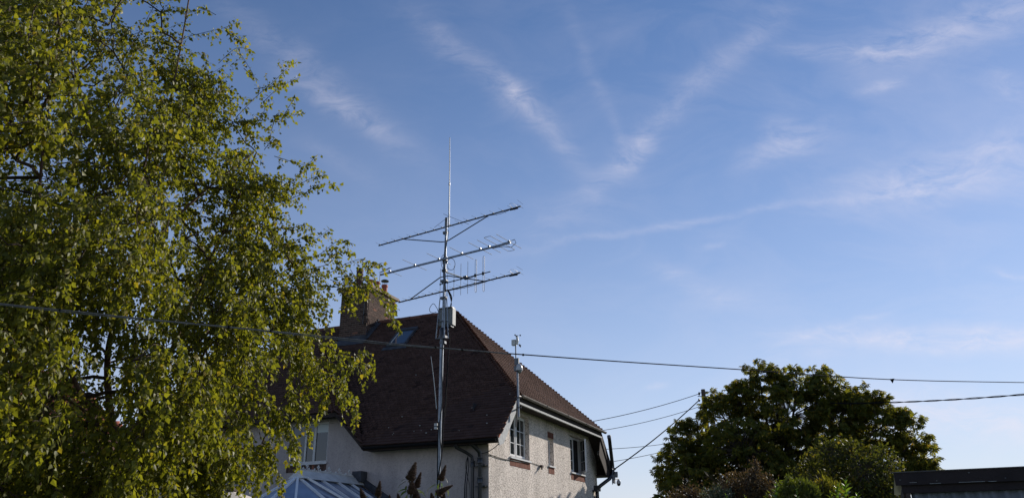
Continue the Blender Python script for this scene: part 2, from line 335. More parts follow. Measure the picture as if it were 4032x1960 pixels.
# ================================================================== the house
XG, XE, YF, YFE, YB, YBE = -8.19, -7.74, 18.25, 17.80, 27.75, 28.40
YR, ZR, ZE, K = 23.10, 9.25, 4.17, (9.25-4.17)/(23.10-17.80)
ZH = 5.47; YH0 = YFE+(ZH-ZE)/K; YH1 = 2*YR-YH0
XA, XB, XL, XLE = -11.60, -17.80, -21.25, -21.70          # ridge ends, left wall, left eave
XC, ZC = -15.40, 8.00                                      # cross gable ridge
house = thing('rendered_house', 'pale rendered house with steep dark tiled half-hipped roof and brick chimney', 'house', (-14.5, 23.0, 0))

def wall_grid(mb, cols, rows, holes, fn, top=None):
    """wall face of rectangles between cuts, skipping holes; fn(u,z)->xyz"""
    for i in range(len(cols)-1):
        for j in range(len(rows)-1):
            u0, u1, z0, z1 = cols[i], cols[i+1], rows[j], rows[j+1]; c = ((u0+u1)/2, (z0+z1)/2)
            if any(h[0] < c[0] < h[1] and h[2] < c[1] < h[3] for h in holes): continue
            mb.add([fn(u0, z0), fn(u1, z0), fn(u1, z1), fn(u0, z1)], [(0, 1, 2, 3)])
# gable wall, with its three window openings and deep reveals
W1 = (19.64, 21.10, 3.90, 5.10); W2 = (24.82, 26.27, 3.90, 5.08); W3 = (22.66, 23.18, 3.92, 4.74)
gw = MB(); fx = lambda u, z: (XG, u, z)
wall_grid(gw, [19.0, W1[0], W1[1], W3[0], W3[1], W2[0], W2[1], 27.1], [0, 3.90, 3.92, 4.74, 5.08, 5.10, 5.24], [W1, W2, W3], fx)
gw.add([fx(YF, 0), fx(19.0, 0), fx(19.0, 5.24), fx(YF, 4.52)], [(0, 1, 2, 3)])
gw.add([fx(27.1, 0), fx(YB, 0), fx(YB, 4.68), fx(27.1, 5.24)], [(0, 1, 2, 3)])
for (a, b, c, d) in (W1, W2, W3):
    e = XG-0.20
    gw.add([(XG, a, c), (XG, b, c), (XG, b, d), (XG, a, d), (e, a, c), (e, b, c), (e, b, d), (e, a, d)], [(0, 1, 5, 4), (1, 2, 6, 5), (2, 3, 7, 6), (3, 0, 4, 7)])
obj('gable_wall', gw, MT['dash'], house, fix=False)
# front wall with the landing window
WF = (-14.40, -13.09, 3.86, 4.96)
fw = MB(); fy = lambda u, z: (u, YF, z)
wall_grid(fw, [-12.10, XG], [0, 4.50], [], fy)
fw.add([fy(-12.66, 0), fy(-12.10, 0), fy(-12.10, 4.50), fy(-12.66, 5.05)], [(0, 1, 2, 3)])
wall_grid(fw, [-18.1, WF[0], WF[1], -12.66], [0, WF[2], WF[3], 5.05], [WF], fy)
fw.add([fy(-18.7, 0), fy(-18.1, 0), fy(-18.1, 5.05), fy(-18.7, 4.5)], [(0, 1, 2, 3)])
wall_grid(fw, [XL, -18.7], [0, 4.50], [], fy)
a, b, c, d = WF
fw.add([(a, YF, c), (b, YF, c), (b, YF, d), (a, YF, d), (a, YF+.12, c), (b, YF+.12, c), (b, YF+.12, d), (a, YF+.12, d)], [(0, 4, 5, 1), (1, 5, 6, 2), (2, 6, 7, 3), (3, 7, 4, 0)])
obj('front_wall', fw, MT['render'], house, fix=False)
bw = MB(); bw.add([(XL, YF, 0), (XL, YB, 0), (XL, YB, 4.6), (XL, 23, 5.2), (XL, YF, 4.5)], [(0, 1, 2, 3, 4)]); bw.add([(XL, YB, 0), (XG, YB, 0), (XG, YB, 4.6), (XL, YB, 4.6)], [(0, 1, 2, 3)])
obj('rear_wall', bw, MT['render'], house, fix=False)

# ---- roof deck (timber and underside) : each plane an extruded slab
roof = thing('roof', '', ''); del roof['label']; del roof['category']; roof.parent = house
roof.location = tuple(np.array((-14.5, 23.0, 4.0))-WLOC[house.name]); WLOC[roof.name] = np.array((-14.5, 23.0, 4.0))
PL = {}
PL['front'] = [(XE, YFE, ZE), (XE, YH0, ZH), (XA, YR, ZR), (XB, YR, ZR), (XLE, YH0, ZH), (XLE, YFE, ZE), (2*XC+11.62, YFE, ZE), (XC, 21.8, ZC), (-11.62, YFE, ZE)]
PL['hip'] = [(XE, YH0, ZH), (XE, YH1, ZH), (XA, YR, ZR)]
PL['back'] = [(XE, YH1, ZH), (XE, YBE, ZE), (XLE, YBE, ZE), (XLE, YH1, ZH), (XB, YR, ZR), (XA, YR, ZR)]
PL['lefthip'] = [(XLE, YH1, ZH), (XLE, YH0, ZH), (XB, YR, ZR)]
PL['cross_r'] = [(-11.62, YFE, ZE), (XC, 21.8, ZC), (XC, 20.66, ZC), (-12.58, YFE, 5.143)]
PL['cross_l'] = [(2*XC+11.62, YFE, ZE), (2*XC+12.58, YFE, 5.143), (XC, 20.66, ZC), (XC, 21.8, ZC)]
PL['cross_hip'] = [(-12.58, YFE, 5.143), (XC, 20.66, ZC), (2*XC+12.58, YFE, 5.143)]
dk = MB()
for k_, pl in PL.items():
    dk.prism([(p[0], p[1], p[2]-0.035) for p in pl], (0, 0, -0.11))
obj('roof_deck', dk, MT['deck'], roof)

def inpoly(p, poly):
    c = False; j = len(poly)-1
    for i in range(len(poly)):
        if (poly[i][1] > p[1]) != (poly[j][1] > p[1]) and p[0] < (poly[j][0]-poly[i][0])*(p[1]-poly[i][1])/(poly[j][1]-poly[i][1])+poly[i][0]: c = not c
        j = i
    return c
TW, TL, GA, TT = 0.165, 0.20, 0.115, 0.022
TILES = []                                                  # (matrix columns) for every tile
def tiles_on(pl, u, org, holes=()):
    u = np.array(u, float); P = [np.array(p, float) for p in pl]
    n = np.zeros(3)
    for i in range(len(P)): n += np.cross(P[i]-P[0], P[(i+1) % len(P)]-P[0])
    n /= np.linalg.norm(n); n = n if n[2] > 0 else -n
    v = np.cross(n, u); v = v if v[2] > 0 else -v
    o = np.array(org, float)
    poly = [((p-o)@u, (p-o)@v) for p in P]
    us = [q[0] for q in poly]; vs = [q[1] for q in poly]
    r = 0; vv = min(vs)-0.04
    while vv < max(vs):
        off = (r % 2)*TW/2; uu = math.floor(min(us)/TW)*TW+off-TW
        wav = 0.012*math.sin(vv*1.7)
        while uu < max(us)+TW:
            c = (uu+TW/2, vv+GA*.5)
            if inpoly((c[0], max(c[1], min(vs)+.01)), poly) and not any(h[0] < c[0] < h[1] and h[2] < c[1] < h[3] for h in holes):
                p = o+u*(c[0]+rnd.uniform(-.003, .003))+v*(vv+rnd.uniform(-.006, .006))+n*(0.018+rnd.uniform(0, .007)+.010*math.sin(uu*.9+vv*.6))
                TILES.append((p, u, v, n, rnd.uniform(-.02, .02)))
            uu += TW
        vv += GA; r += 1
tiles_on(PL['front'], (1, 0, 0), (XE, YFE, ZE), holes=[])
tiles_on(PL['hip'], (0, 1, 0), (XE, YH0, ZH))
tiles_on(PL['cross_r'], (0, 1, 0), (-11.62, YFE, ZE))
tiles_on(PL['cross_hip'], (1, 0, 0), (-12.58, YFE, 5.143))
tiles_on(PL['lefthip'], (0, 1, 0), (XLE, YH0, ZH))
def tile_verts(t):
    p, u, v, n, tw = t; tilt = 0.11
    a = v*math.cos(tilt)-n*math.sin(tilt)                    # tail kicks up off the course below
    b = n*math.cos(tilt)+v*math.sin(tilt)
    uu = u+v*tw
    return [p+uu*(i*(TW/2-.0015))+a*(j*TL)+b*(k*TT) for k in (0, 1) for i, j in ((-1, 0), (1, 0), (1, 1), (-1, 1))]
BOXF = np.array([(0, 3, 2, 1), (4, 5, 6, 7), (0, 1, 5, 4), (1, 2, 6, 5), (2, 3, 7, 6), (3, 0, 4, 7)])
# skip tiles under the chimney and the roof window
def blocked(p): return (-15.95 < p[0] < -14.62 and 22.2 < p[1] < 24.0) or (-13.46 < p[0] < -12.70 and 21.60 < p[1] < 22.50)
TILES = [t for t in TILES if not blocked(t[0]+t[2]*.06)]
def seen(t): d = CAM-t[0]; return (d@t[3])/np.linalg.norm(d)**3
order = sorted(range(len(TILES)), key=lambda i: -seen(TILES[i]))
near = order[:300]; rest = order[300:]
tme = mesh_of('tile', [(i*(TW/2-.0015), j*TL, k*TT) for k in (0, 1) for i, j in ((-1, 0), (1, 0), (1, 1), (-1, 1))], [tuple(f) for f in BOXF], MT['tile'])
for i in near:
    p, u, v, n, tw = TILES[i]; tilt = .11
    a = v*math.cos(tilt)-n*math.sin(tilt); b = np.cross(u, a); b = b if b[2] > 0 else b; s_ = 1.0
    if np.cross(u, a)[2] < 0: u = -u; b = np.cross(u, a)
    o = place('tile', tme, roof, loc=p)
    o.rotation_euler = Matrix(((u[0], a[0], b[0]), (u[1], a[1], b[1]), (u[2], a[2], b[2]))).to_euler()
vv = np.array([tile_verts(TILES[i]) for i in rest]).reshape(-1, 3)
ff = (np.arange(len(rest))[:, None, None]*8+BOXF[None]).reshape(-1, 4)
np_mesh('tile_courses', vv, ff, MT['tile'], roof, kind='stuff')
# lichen dots on the shaded slope
lm = MB()
for (x, y) in [(1532, 1688), (1655, 1680), (1632, 1702), (1660, 1700), (1552, 1710), (1548, 1716), (1919, 1639), (1919, 1671), (1700, 1696), (1680, 1709), (1585, 1645), (1810, 1700), (2009, 1556), (1860, 1610), (1640, 1480), (1770, 1290)]:
    d = ray(x, y); t = (ZE+K*(CAM[1]-YFE)-CAM[2])/(d[2]-K*d[1]); p = CAM+d*t
    lm.ball(p+np.array((0, -.03, .035)), rnd.uniform(.014, .028), 6, 4, (1, .6, .5))
obj('lichen_spots', lm, MT['moss'], roof)
# bonnet tiles along the hips, ridge tiles along the ridges
def half_tube(mb, L_, r0, r1, th=.014, n=8):
    vs = []
    for (y, r_) in ((0, r0), (L_, r1)):
        for rr in (r_, r_-th):
            for j in range(n+1):
                a = R(-15)+R(210)*j/n; vs.append((math.cos(a)*rr, y, math.sin(a)*rr))
    m = n+1; fs = []
    for j in range(n):
        fs += [(j, j+1, 2*m+j+1, 2*m+j), (m+j+1, m+j, 3*m+j, 3*m+j+1), (j+1, j, m+j, m+j+1), (2*m+j, 2*m+j+1, 3*m+j+1, 3*m+j)]
    fs += [(0, 2*m, 3*m, m), (n, m+n, 3*m+n, 2*m+n)]
    return mb.add(vs, fs)
bon = MB(); half_tube(bon, .19, .115, .055); bonme = mesh_of('hip_tile', bon.v, bon.f, MT['bonnet'])
rid = MB(); half_tube(rid, .44, .105, .10); ridme = mesh_of('ridge_tile', rid.v, rid.f, MT['bonnet'])
def run(name, me, a, b, step, nrm, lift, tilt=0.0):
    a = np.array(a, float); b = np.array(b, float); d = b-a; ln = np.linalg.norm(d); d /= ln
    nrm = np.array(nrm, float); nrm -= d*(nrm@d); nrm /= np.linalg.norm(nrm)
    k = 0
    while k*step < ln-.05:
        p = a+d*(k*step)+nrm*lift
        dd = d*math.cos(tilt)-nrm*math.sin(tilt); nn = nrm*math.cos(tilt)+d*math.sin(tilt); x = np.cross(dd, nn)
        j = rnd.uniform(-.03, .03)
        m3 = Matrix(((x[0], dd[0], nn[0]), (x[1], dd[1], nn[1]), (x[2], dd[2], nn[2]))) @ Matrix.Rotation(j, 3, 'Z')
        o = place(name, me, roof, loc=p+np.array((rnd.uniform(-.004, .004),)*3)); o.rotation_euler = m3.to_euler(); k += 1
run('hip_tile', bonme, (XE, YH0, ZH), (XA, YR, ZR), .125, (.55, -.55, .8), -.035, .12)
run('hip_tile', bonme, (XE, YH1, ZH), (XA, YR, ZR), .125, (.55, .55, .8), -.035, .12)
run('ridge_tile', ridme, (XA, YR, ZR), (XB, YR, ZR), .45, (0, 0, 1), -.02)
run('ridge_tile', ridme, (XC, 20.66, ZC), (XC, 21.8, ZC), .45, (0, 0, 1), -.02)
run('hip_tile', bonme, (-12.58, YFE, 5.143), (XC, 20.66, ZC), .15, (.5, -.5, .8), -.035, .12)
run('hip_tile', bonme, (XLE, YH0, ZH), (XB, YR, ZR), .18, (-.55, -.55, .8), -.035, .12)

# ---- eaves: gutter on the gable end, white-edged soffit, barge boards, front gutter
def gutter(a, b, r, mat, outward, name='gutter'):
    mb = MB(); a = np.array(a, float); b = np.array(b, float); out = np.array(outward, float); n = 8; vs = []
    for p in (a, b):
        for rr in (r, r-.006):
            for j in range(n+1):
                t = math.pi+math.pi*j/n; vs.append(p+out*math.cos(t)*rr+np.array((0, 0, math.sin(t)*rr)))
    m = n+1; fs = []
    for j in range(n): fs += [(j, j+1, 2*m+j+1, 2*m+j), (m+j+1, m+j, 3*m+j, 3*m+j+1), (j+1, j, m+j, m+j+1), (2*m+j, 2*m+j+1, 3*m+j+1, 3*m+j)]
    fs += [(0, 2*m, 3*m, m), (n, m+n, 3*m+n, 2*m+n)]
    mb.add(vs, fs); d = (b-a)/np.linalg.norm(b-a); ln = np.linalg.norm(b-a)
    for k in range(int(ln/1.9)+1):
        p = a+d*min(ln-.05, .05+k*1.9)
        mb.tube([p+out*math.cos(math.pi+math.pi*j/6)*(r+.005)+np.array((0, 0, math.sin(math.pi+math.pi*j/6)*(r+.005))) for j in range(7)], .012, 4)
    return obj(name, mb, mat, house, smooth=True)
MT['guttergrey'] = rough_mat('aged_gutter', (0.24, 0.20, 0.18), (0.34, 0.29, 0.26), 3, 0.6, 0, 0.3, 20)
gutter((XE+.07, YH0+.02, ZH-.045), (XE+.07, YH1+.30, ZH-.035), .062, MT['guttergrey'], (1, 0, 0))
gutter((-11.62, YFE-.07, ZE-.055), (XE-.02, YFE-.07, ZE-.055), .060, MT['cable'], (0, 1, 0))
fb = MB(); fb.box((XE-.02, YH0-.02, 5.25), (XE+.004, YH1+.02, 5.42)); obj('fascia', fb, MT['deck'], house)
fb = MB(); fb.box((XE-.05, YH0+.1, 5.195), (XE+.012, YH1, 5.248)); obj('fascia_trim', fb, MT['greyboard'], house)
sf = MB(); sf.box((XG+.002, 19.05, 5.232), (XE-.05, 27.15, 5.246)); obj('soffit', sf, MT['deck'], house)
fb = MB(); fb.box((-11.60, YFE-.006, 4.045), (XE, YFE+.018, 4.13)); obj('fascia', fb, MT['deck'], house)
for sgn, (y0, y1) in ((1, (YFE, YH0)), (-1, (YBE, YH1))):
    # barge board: tapering grey board under the verge tiles, with its soffit
    mb = MB(); mb.prism([(XE+.004, y0+sgn*.0, ZE-.02), (XE+.004, y1+sgn*.05, ZH-.06), (XE+.004, y1+sgn*.12, ZH-.26), (XE+.004, y0+sgn*.36, ZE-.13), (XE+.004, y0+sgn*.10, ZE-.20)], (-.022, 0, 0))
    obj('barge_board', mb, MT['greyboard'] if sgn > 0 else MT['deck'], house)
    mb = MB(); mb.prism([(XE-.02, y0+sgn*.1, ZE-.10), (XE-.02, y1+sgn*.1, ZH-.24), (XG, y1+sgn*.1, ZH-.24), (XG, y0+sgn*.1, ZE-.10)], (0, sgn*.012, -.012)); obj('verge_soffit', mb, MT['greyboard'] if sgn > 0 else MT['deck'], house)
    # underside pieces: red undercloak tile ends along the verge
    if sgn > 0:
        for k in range(11):
            t = k/11; y = y0+(y1-y0)*t; z = ZE+(ZH-ZE)*t
            e = MB(); e.bar((XE+.012, y+.02, z-.02), (XE+.012, y+.115, z+.075), .03, .022, up=(1, 0, 0)); obj('verge_tile', e, MT['redtile'], roof)
# deep dark closing boards where the verge meets the walls at the low corners
mb = MB(); mb.prism([(XG+.01, YFE+.02, 4.02), (XE, YFE+.02, 4.02), (XE, YF+.05, 4.12), (XG+.01, YF+.05, 4.12)], (0, 0, .02)); obj('soffit', mb, MT['deck'], house)
mb = MB(); mb.box((-18.7, YFE+.02, 5.03), (-12.58, YF+.02, 5.05)); obj('soffit', mb, MT['deck'], house)
mb = MB(); mb.box((-11.66, YFE+.02, 4.05), (XG, YF-.002, 4.065)); obj('soffit', mb, MT['deck'], house)
# rear lower corner: dark boarded cheek seen from below
mb = MB(); mb.prism([(XE-.03, 27.0, 5.2), (XE-.03, YBE, 4.0), (XE-.03, 27.6, 3.92), (XE-.03, 26.75, 4.6)], (-.03, 0, 0)); obj('verge_cheek', mb, MT['deck'], house)
mb = MB(); mb.box((XG-.3, YB-.1, 3.95), (XE-.02, YBE-.02, 4.0)); obj('soffit', mb, MT['deck'], house)

# ---- windows
def casement(parent, origin, ux, w, h, nrm, cols=2, rows=(.33, .66), name='sash', fw_=.045, mat='white', inner=None, bars=True):
    """sash in the plane ux (horizontal unit vector) x z; nrm points outward"""
    o = np.array(origin, float); ux = np.array(ux, float); nz = np.array(nrm, float); Z = np.array((0, 0, 1.0))
    def slab(mb, u0, u1, z0, z1, d0, d1):
        vs = [o+ux*u+Z*z+nz*d for d in (d0, d1) for u, z in ((u0, z0), (u1, z0), (u1, z1), (u0, z1))]
        mb.add(vs, [(0, 1, 2, 3), (7, 6, 5, 4), (0, 4, 5, 1), (1, 5, 6, 2), (2, 6, 7, 3), (3, 7, 4, 0)])
    mb = MB(); slab(mb, 0, w, 0, fw_*1.2, 0, .05); slab(mb, 0, w, h-fw_, h, 0, .05); slab(mb, 0, fw_, fw_*1.2, h-fw_, 0, .05); slab(mb, w-fw_, w, fw_*1.2, h-fw_, 0, .05)
    if bars:
        for i in range(1, cols): c = w*i/cols; slab(mb, c-.010, c+.010, fw_*1.2, h-fw_, .012, .040)
        for r_ in rows: c = h*r_; slab(mb, fw_, w-fw_, c-.010, c+.010, .014, .038)
    s = obj(name, mb, MT[mat], parent)
    g_ = MB(); slab(g_, fw_, w-fw_, fw_*1.2, h-fw_, .018, .026); obj('pane', g_, MT['glass'], parent)
    return s
def part_empty(name, parent, loc):
    o = bpy.data.objects.new(name, None); COL.objects.link(o); o.parent = parent; o.empty_display_size = .1
    o.location = tuple(np.array(loc)-WLOC[parent.name]); WLOC[o.name] = np.array(loc, float); return o
def frame_ring(parent, y0, y1, z0, z1, x, wd=.05, mull=(), t=.06, mat='white'):
    mb = MB(); mb.box((x, y0, z0), (x+t, y1, z0+wd)); mb.box((x, y0, z1-wd), (x+t, y1, z1)); mb.box((x, y0, z0+wd), (x+t, y0+wd, z1-wd)); mb.box((x, y1-wd, z0+wd), (x+t, y1, z1-wd))
    for m_ in mull: mb.box((x, m_-wd/2, z0+wd), (x+t, m_+wd/2, z1-wd))
    return obj('frame', mb, MT[mat], parent)
def soldier(parent, lo, hi, axis, n, mat='redbrick'):
    me = None; lo = np.array(lo, float); hi = np.array(hi, float); w = (hi[axis]-lo[axis])/n
    s = hi-lo; s[axis] = w-.012
    b_ = MB(); b_.box((0, 0, 0), s); me = mesh_of('brick', b_.v, b_.f, MT[mat])
    for i in range(n):
        p = lo.copy(); p[axis] += i*w+.006; place('brick', me, parent, loc=p)
def gable_window(box, kind):
    y0, y1, z0, z1 = box; w = part_empty('window', house, (XG, (y0+y1)/2, z0)); xr = XG-.20
    ym = (y0+y1)/2
    frame_ring(w, y0+.003, y1-.003, z0+.004, z1-.003, xr, .045, (ym,))
    hh = z1-z0-.10; ww = (y1-y0)/2-.07
    casement(w, (xr+.02, y0+.05, z0+.05), (0, 1, 0), ww, hh, (1, 0, 0))
    if kind == 'open':
        a = R(33); casement(w, (xr+.075, y1-.05, z0+.05), (math.sin(a), -math.cos(a), 0), ww, hh, (math.cos(a), math.sin(a), 0), name='sash')
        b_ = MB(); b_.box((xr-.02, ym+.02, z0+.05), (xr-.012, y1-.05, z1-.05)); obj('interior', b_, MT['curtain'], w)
    else: casement(w, (xr+.03, ym+.02, z0+.05), (0, 1, 0), ww, hh, (1, 0, 0))
    s = MB(); s.prism([(XG-.19, y0, z0-.005), (XG+.05, y0, z0-.03), (XG+.05, y0, z0-.062), (XG-.19, y0, z0-.062)], (0, 0, 0)) if False else s.box((XG-.0, y0-.03, z0-.055), (XG+.055, y1+.03, z0-.012)); obj('sill', s, MT['white'], w)
    soldier(w, (XG-.05, y0-.01, z0-.245), (XG+.008, y1+.03, z0-.062), 1, 18)
    return w
gable_window(W1, 'shut'); gable_window(W2, 'open')
w = part_empty('window', house, (XG, 22.9, 3.92)); y0, y1, z0, z1 = W3
frame_ring(w, y0+.003, y1-.003, z0+.004, z1-.003, XG-.19, .045); casement(w, (XG-.17, y0+.05, z0+.05), (0, 1, 0), y1-y0-.10, z1-z0-.10, (1, 0, 0), bars=False, fw_=.03)
s = MB(); s.box((XG, y0-.02, z0-.05), (XG+.05, y1+.03, z0-.008)); obj('sill', s, MT['white'], w)
soldier(w, (XG-.05, y0-.01, z0-.24), (XG+.008, y1+.01, z0-.056), 1, 7); soldier(w, (XG-.05, y0-.01, z1+.002), (XG+.008, y1+.01, z1+.18), 1, 7)
# front window: three lights, roller blind half down in the right-hand one
w = part_empty('window', house, (-13.7, YF, 3.86)); a, b, c, d = WF
def fbox(mb, x0, x1, z0, z1, y0=YF+.05, y1=YF+.11): mb.box((x0, y0, z0), (x1, y1, z1))
mb = MB(); fbox(mb, a, b, c, c+.05); fbox(mb, a, b, d-.05, d); fbox(mb, a, a+.05, c+.05, d-.05); fbox(mb, b-.05, b, c+.05, d-.05); fbox(mb, -13.90, -13.84, c+.05, d-.05); fbox(mb, -13.60, -13.53, c+.05, d-.05)
obj('frame', mb, MT['offwhite'], w)
for x0, x1 in ((a+.05, -13.90), (-13.84, -13.60), (-13.53, b-.05)):
    g_ = MB(); g_.box((x0, YF+.078, c+.05), (x1, YF+.086, d-.05)); obj('pane', g_, MT['glass'], w)
g_ = MB(); g_.box((-13.52, YF+.071, d-.28), (b-.055, YF+.076, d-.055)); obj('blind', g_, MT['blind'], w)
s = MB(); s.box((a-.05, YF-.05, c-.05), (b+.03, YF+.05, c-.004)); obj('sill', s, MT['offwhite'], w)
soldier(w, (a-.02, YF-.012, c-.235), (b+.01, YF+.04, c-.052), 0, 17, 'brick')
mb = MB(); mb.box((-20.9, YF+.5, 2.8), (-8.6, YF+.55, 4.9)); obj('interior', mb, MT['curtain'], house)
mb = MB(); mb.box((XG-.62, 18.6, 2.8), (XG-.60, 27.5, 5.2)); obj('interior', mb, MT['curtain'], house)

# roof window in the front slope
def on_slope(x, y): return np.array((x, y, ZE+K*(y-YFE)))
sw = part_empty('roof_window', house, on_slope(-13.08, 22.0)); nrm = np.array((0, -K, 1.0)); nrm /= np.linalg.norm(nrm)
y0, y1, x0, x1 = 21.63, 22.47, -13.44, -12.72
def sl(mb, xa, xb, ya, yb, h0, h1):
    mb.prism([on_slope(xa, ya)+nrm*h0, on_slope(xb, ya)+nrm*h0, on_slope(xb, yb)+nrm*h0, on_slope(xa, yb)+nrm*h0], nrm*(h1-h0))
mb = MB(); sl(mb, x0, x1, y0, y0+.07, 0, .09); sl(mb, x0, x1, y1-.09, y1, 0, .10); sl(mb, x0, x0+.06, y0+.07, y1-.09, 0, .09); sl(mb, x1-.06, x1, y0+.07, y1-.09, 0, .09); obj('frame', mb, MT['lead'], sw)
mb = MB(); sl(mb, x0+.06, x1-.06, y0+.07, y1-.09, .05, .06); obj('pane', mb, MT['sky_glass'], sw)
mb = MB(); sl(mb, x0-.1, x1+.1, y0-.14, y0-.002, .03, .05); obj('flashing', mb, MT['lead'], sw)
mb = MB(); sl(mb, x0+.07, x0+.10, y0+.07, y1-.09, .061, .075); obj('glazing_bead', mb, MT['offwhite'], sw)

# ---- chimney stack, laid brick by brick
CX0, CX1, CY0, CY1, CZ0, CZ1 = -15.85, -14.72, 22.29, 24.13, 8.30, 10.37
ch = part_empty('chimney', house, (-15.3, 23.2, 8.3))
mb = MB(); mb.box((CX0+.006, CY0+.006, CZ0-.5), (CX1-.006, CY1-.006, CZ1)); obj('mortar_core', mb, MT['mortar'], ch)
bl, bh, bd = .210, .060, .098
def brick_me(l_, w_, name='brick'):
    b_ = MB(); b_.box((-l_/2, 0, 0), (l_/2, w_, bh)); return mesh_of(name, b_.v, b_.f, MT['brick'])
br_s = brick_me(bl, bd); br_h = brick_me(bd, .05)
row = 0; z = CZ0-.30; cnt = 0
while z+bh < CZ1:
    corb = 0.035 if z > CZ1-.16 else (0.0)
    off = (row % 2)*(bl+.017)/2
    for face in ('front', 'side'):
        ln = (CX1-CX0) if face == 'front' else (CY1-CY0)
        u_ = -off+(.0 if face == 'front' else bl*.5-.055)
        while u_ < ln:
            a_, b_ = max(u_, 0), min(u_+bl, ln)
            if b_-a_ > .05:
                cc = (a_+b_)/2; j = rnd.uniform(-.0025, .003)
                pt = (CX0+cc, CY0-corb+j, z) if face == 'front' else (CX1+corb-j, CY0+cc, z)
                zroof = ZE+K*(min(pt[1], 2*YR-pt[1])-YFE)
                if z+bh > zroof-.05:
                    if b_-a_ > bl*.9: o = place('brick', br_s, ch, loc=pt)
                    else:
                        o = place('brick', br_s, ch, loc=pt); o.scale = ((b_-a_)/bl, 1, 1)
                    o.rotation_euler = (0, 0, rnd.uniform(-.006, .006)+(0 if face == 'front' else math.pi/2)); cnt += 1
            u_ += bl+.017
    row += 1; z += bh+.017
mb = MB(); mb.box((CX0-.10, CY0-.10, CZ1+.002), (CX1+.10, CY1+.16, CZ1+.10)); mb.prism([(CX0-.02, CY0-.02, CZ1+.10), (CX1+.02, CY0-.02, CZ1+.10), (CX1+.02, CY1+.05, CZ1+.10), (CX0-.02, CY1+.05, CZ1+.10)], (0, 0, .03)); mb.ball((-15.1, 23.3, CZ1+.12), .35, 12, 6, (.9, 1.6, .32)); mb.ball((-14.78, 22.75, CZ1+.13), .12, 8, 5, (.8, 1, .6)); obj('cap_slab', mb, MT['concrete'], ch, smooth=True)
def pot(x, y, h, r=.115, mat='clay', ribs=0):
    mb = MB(); zb = CZ1+.10; pr = [(r*1.12, 0), (r*1.05, .08), (r*.94, .14), (r*.90, h-.09), (r*1.06, h-.08), (r*1.08, h-.02), (r*.98, h), (r*.80, h), (r*.78, h-.15)]
    if ribs: pr = [(r*1.1, 0), (r*.95, .15)]+[(r*(1.02 if k % 2 else .92), .18+(h-.22)*k/(2*ribs)) for k in range(2*ribs)]+[(r*1.0, h), (r*.75, h), (r*.7, h-.1)]
    mb.lathe((x, y, zb), pr, 18); return obj('chimney_pot', mb, MT[mat], ch, smooth=True)
pot(-14.95, 23.72, .44); pot(-15.05, 23.33, .46); pot(-15.1, 22.95, .42); pot(-15.35, 22.62, .78, .13, 'darkclay', 5)
mb = MB(); zb = CZ1+.54
for k in range(6): a_ = k*math.pi/3; mb.tube([(-14.95+.085*math.cos(a_), 23.72+.085*math.sin(a_), zb-.04), (-14.95+.09*math.cos(a_), 23.72+.09*math.sin(a_), zb+.15)], .006, 4)
mb.lathe((-14.95, 23.72, zb+.14), [(.15, 0), (.155, .02), (.10, .06), (.02, .08)], 16); obj('cowl', mb, MT['black'], ch, smooth=True)
mb = MB()                                                   # lead apron and stepped flashings
mb.prism([on_slope(CX0-.12, CY0-.30)+nrm*.045, on_slope(CX1+.12, CY0-.30)+nrm*.045, on_slope(CX1+.12, CY0-.02)+nrm*.045, on_slope(CX0-.12, CY0-.02)+nrm*.045], nrm*.006)
mb.box((CX0-.01, CY0-.02, 8.42), (CX1+.012, CY0-.008, 8.62))
for k in range(8):
    yy = CY0+.1*k; zz = ZE+K*(yy-YFE); mb.box((CX1+.008, yy, zz+.0), (CX1+.022, yy+.11, zz+.22))
mb.prism([on_slope(CX1+.01, CY0-.1)+nrm*.045, on_slope(CX1+.15, CY0-.1)+nrm*.045, on_slope(CX1+.15, YR-.05)+nrm*.045, on_slope(CX1+.01, YR-.05)+nrm*.045], nrm*.006)
obj('flashing', mb, MT['lead'], ch)

# ---- rain and soil pipes at the front corner
def pipe(name, pts, r, mat, parent=None, collars=(), n=12):
    mb = MB(); mb.tube(pts, r, n)
    for z_, x_, y_ in collars: mb.lathe((x_, y_, z_), [(r*1.0, 0), (r*1.35, .01), (r*1.35, .10), (r*1.15, .115), (r*1.45, .125), (r*1.45, .15), (r, .16)], n)
    return obj(name, mb, MT[mat], parent, smooth=True)
pipe('downpipe', [(-8.88, YFE-.07, 4.02), (-8.86, YFE-.04, 3.96), (-8.72, 18.02, 3.86), (-8.60, 18.12, 3.76), (-8.58, 18.13, 3.6), (-8.58, 18.13, 0)], .042, 'black', house, [(3.50, -8.58, 18.13), (1.9, -8.58, 18.13)])
pipe('soil_pipe', [(-8.56, 17.9, 4.10), (-8.44, 17.96, 3.98), (-8.37, 18.08, 3.86), (-8.37, 18.12, 3.7), (-8.37, 18.12, 0)], .055, 'black', house, [(3.58, -8.37, 18.12), (3.10, -8.37, 18.12), (1.5, -8.37, 18.12)])
mb = MB()
for z_ in (3.52, 3.02): mb.box((-8.50, 18.10, z_), (-8.22, 18.24, z_+.035)); mb.ball((-8.26, 18.12, z_+.015), .035, 8, 6)
obj('pipe_bracket', mb, MT['black'], house)
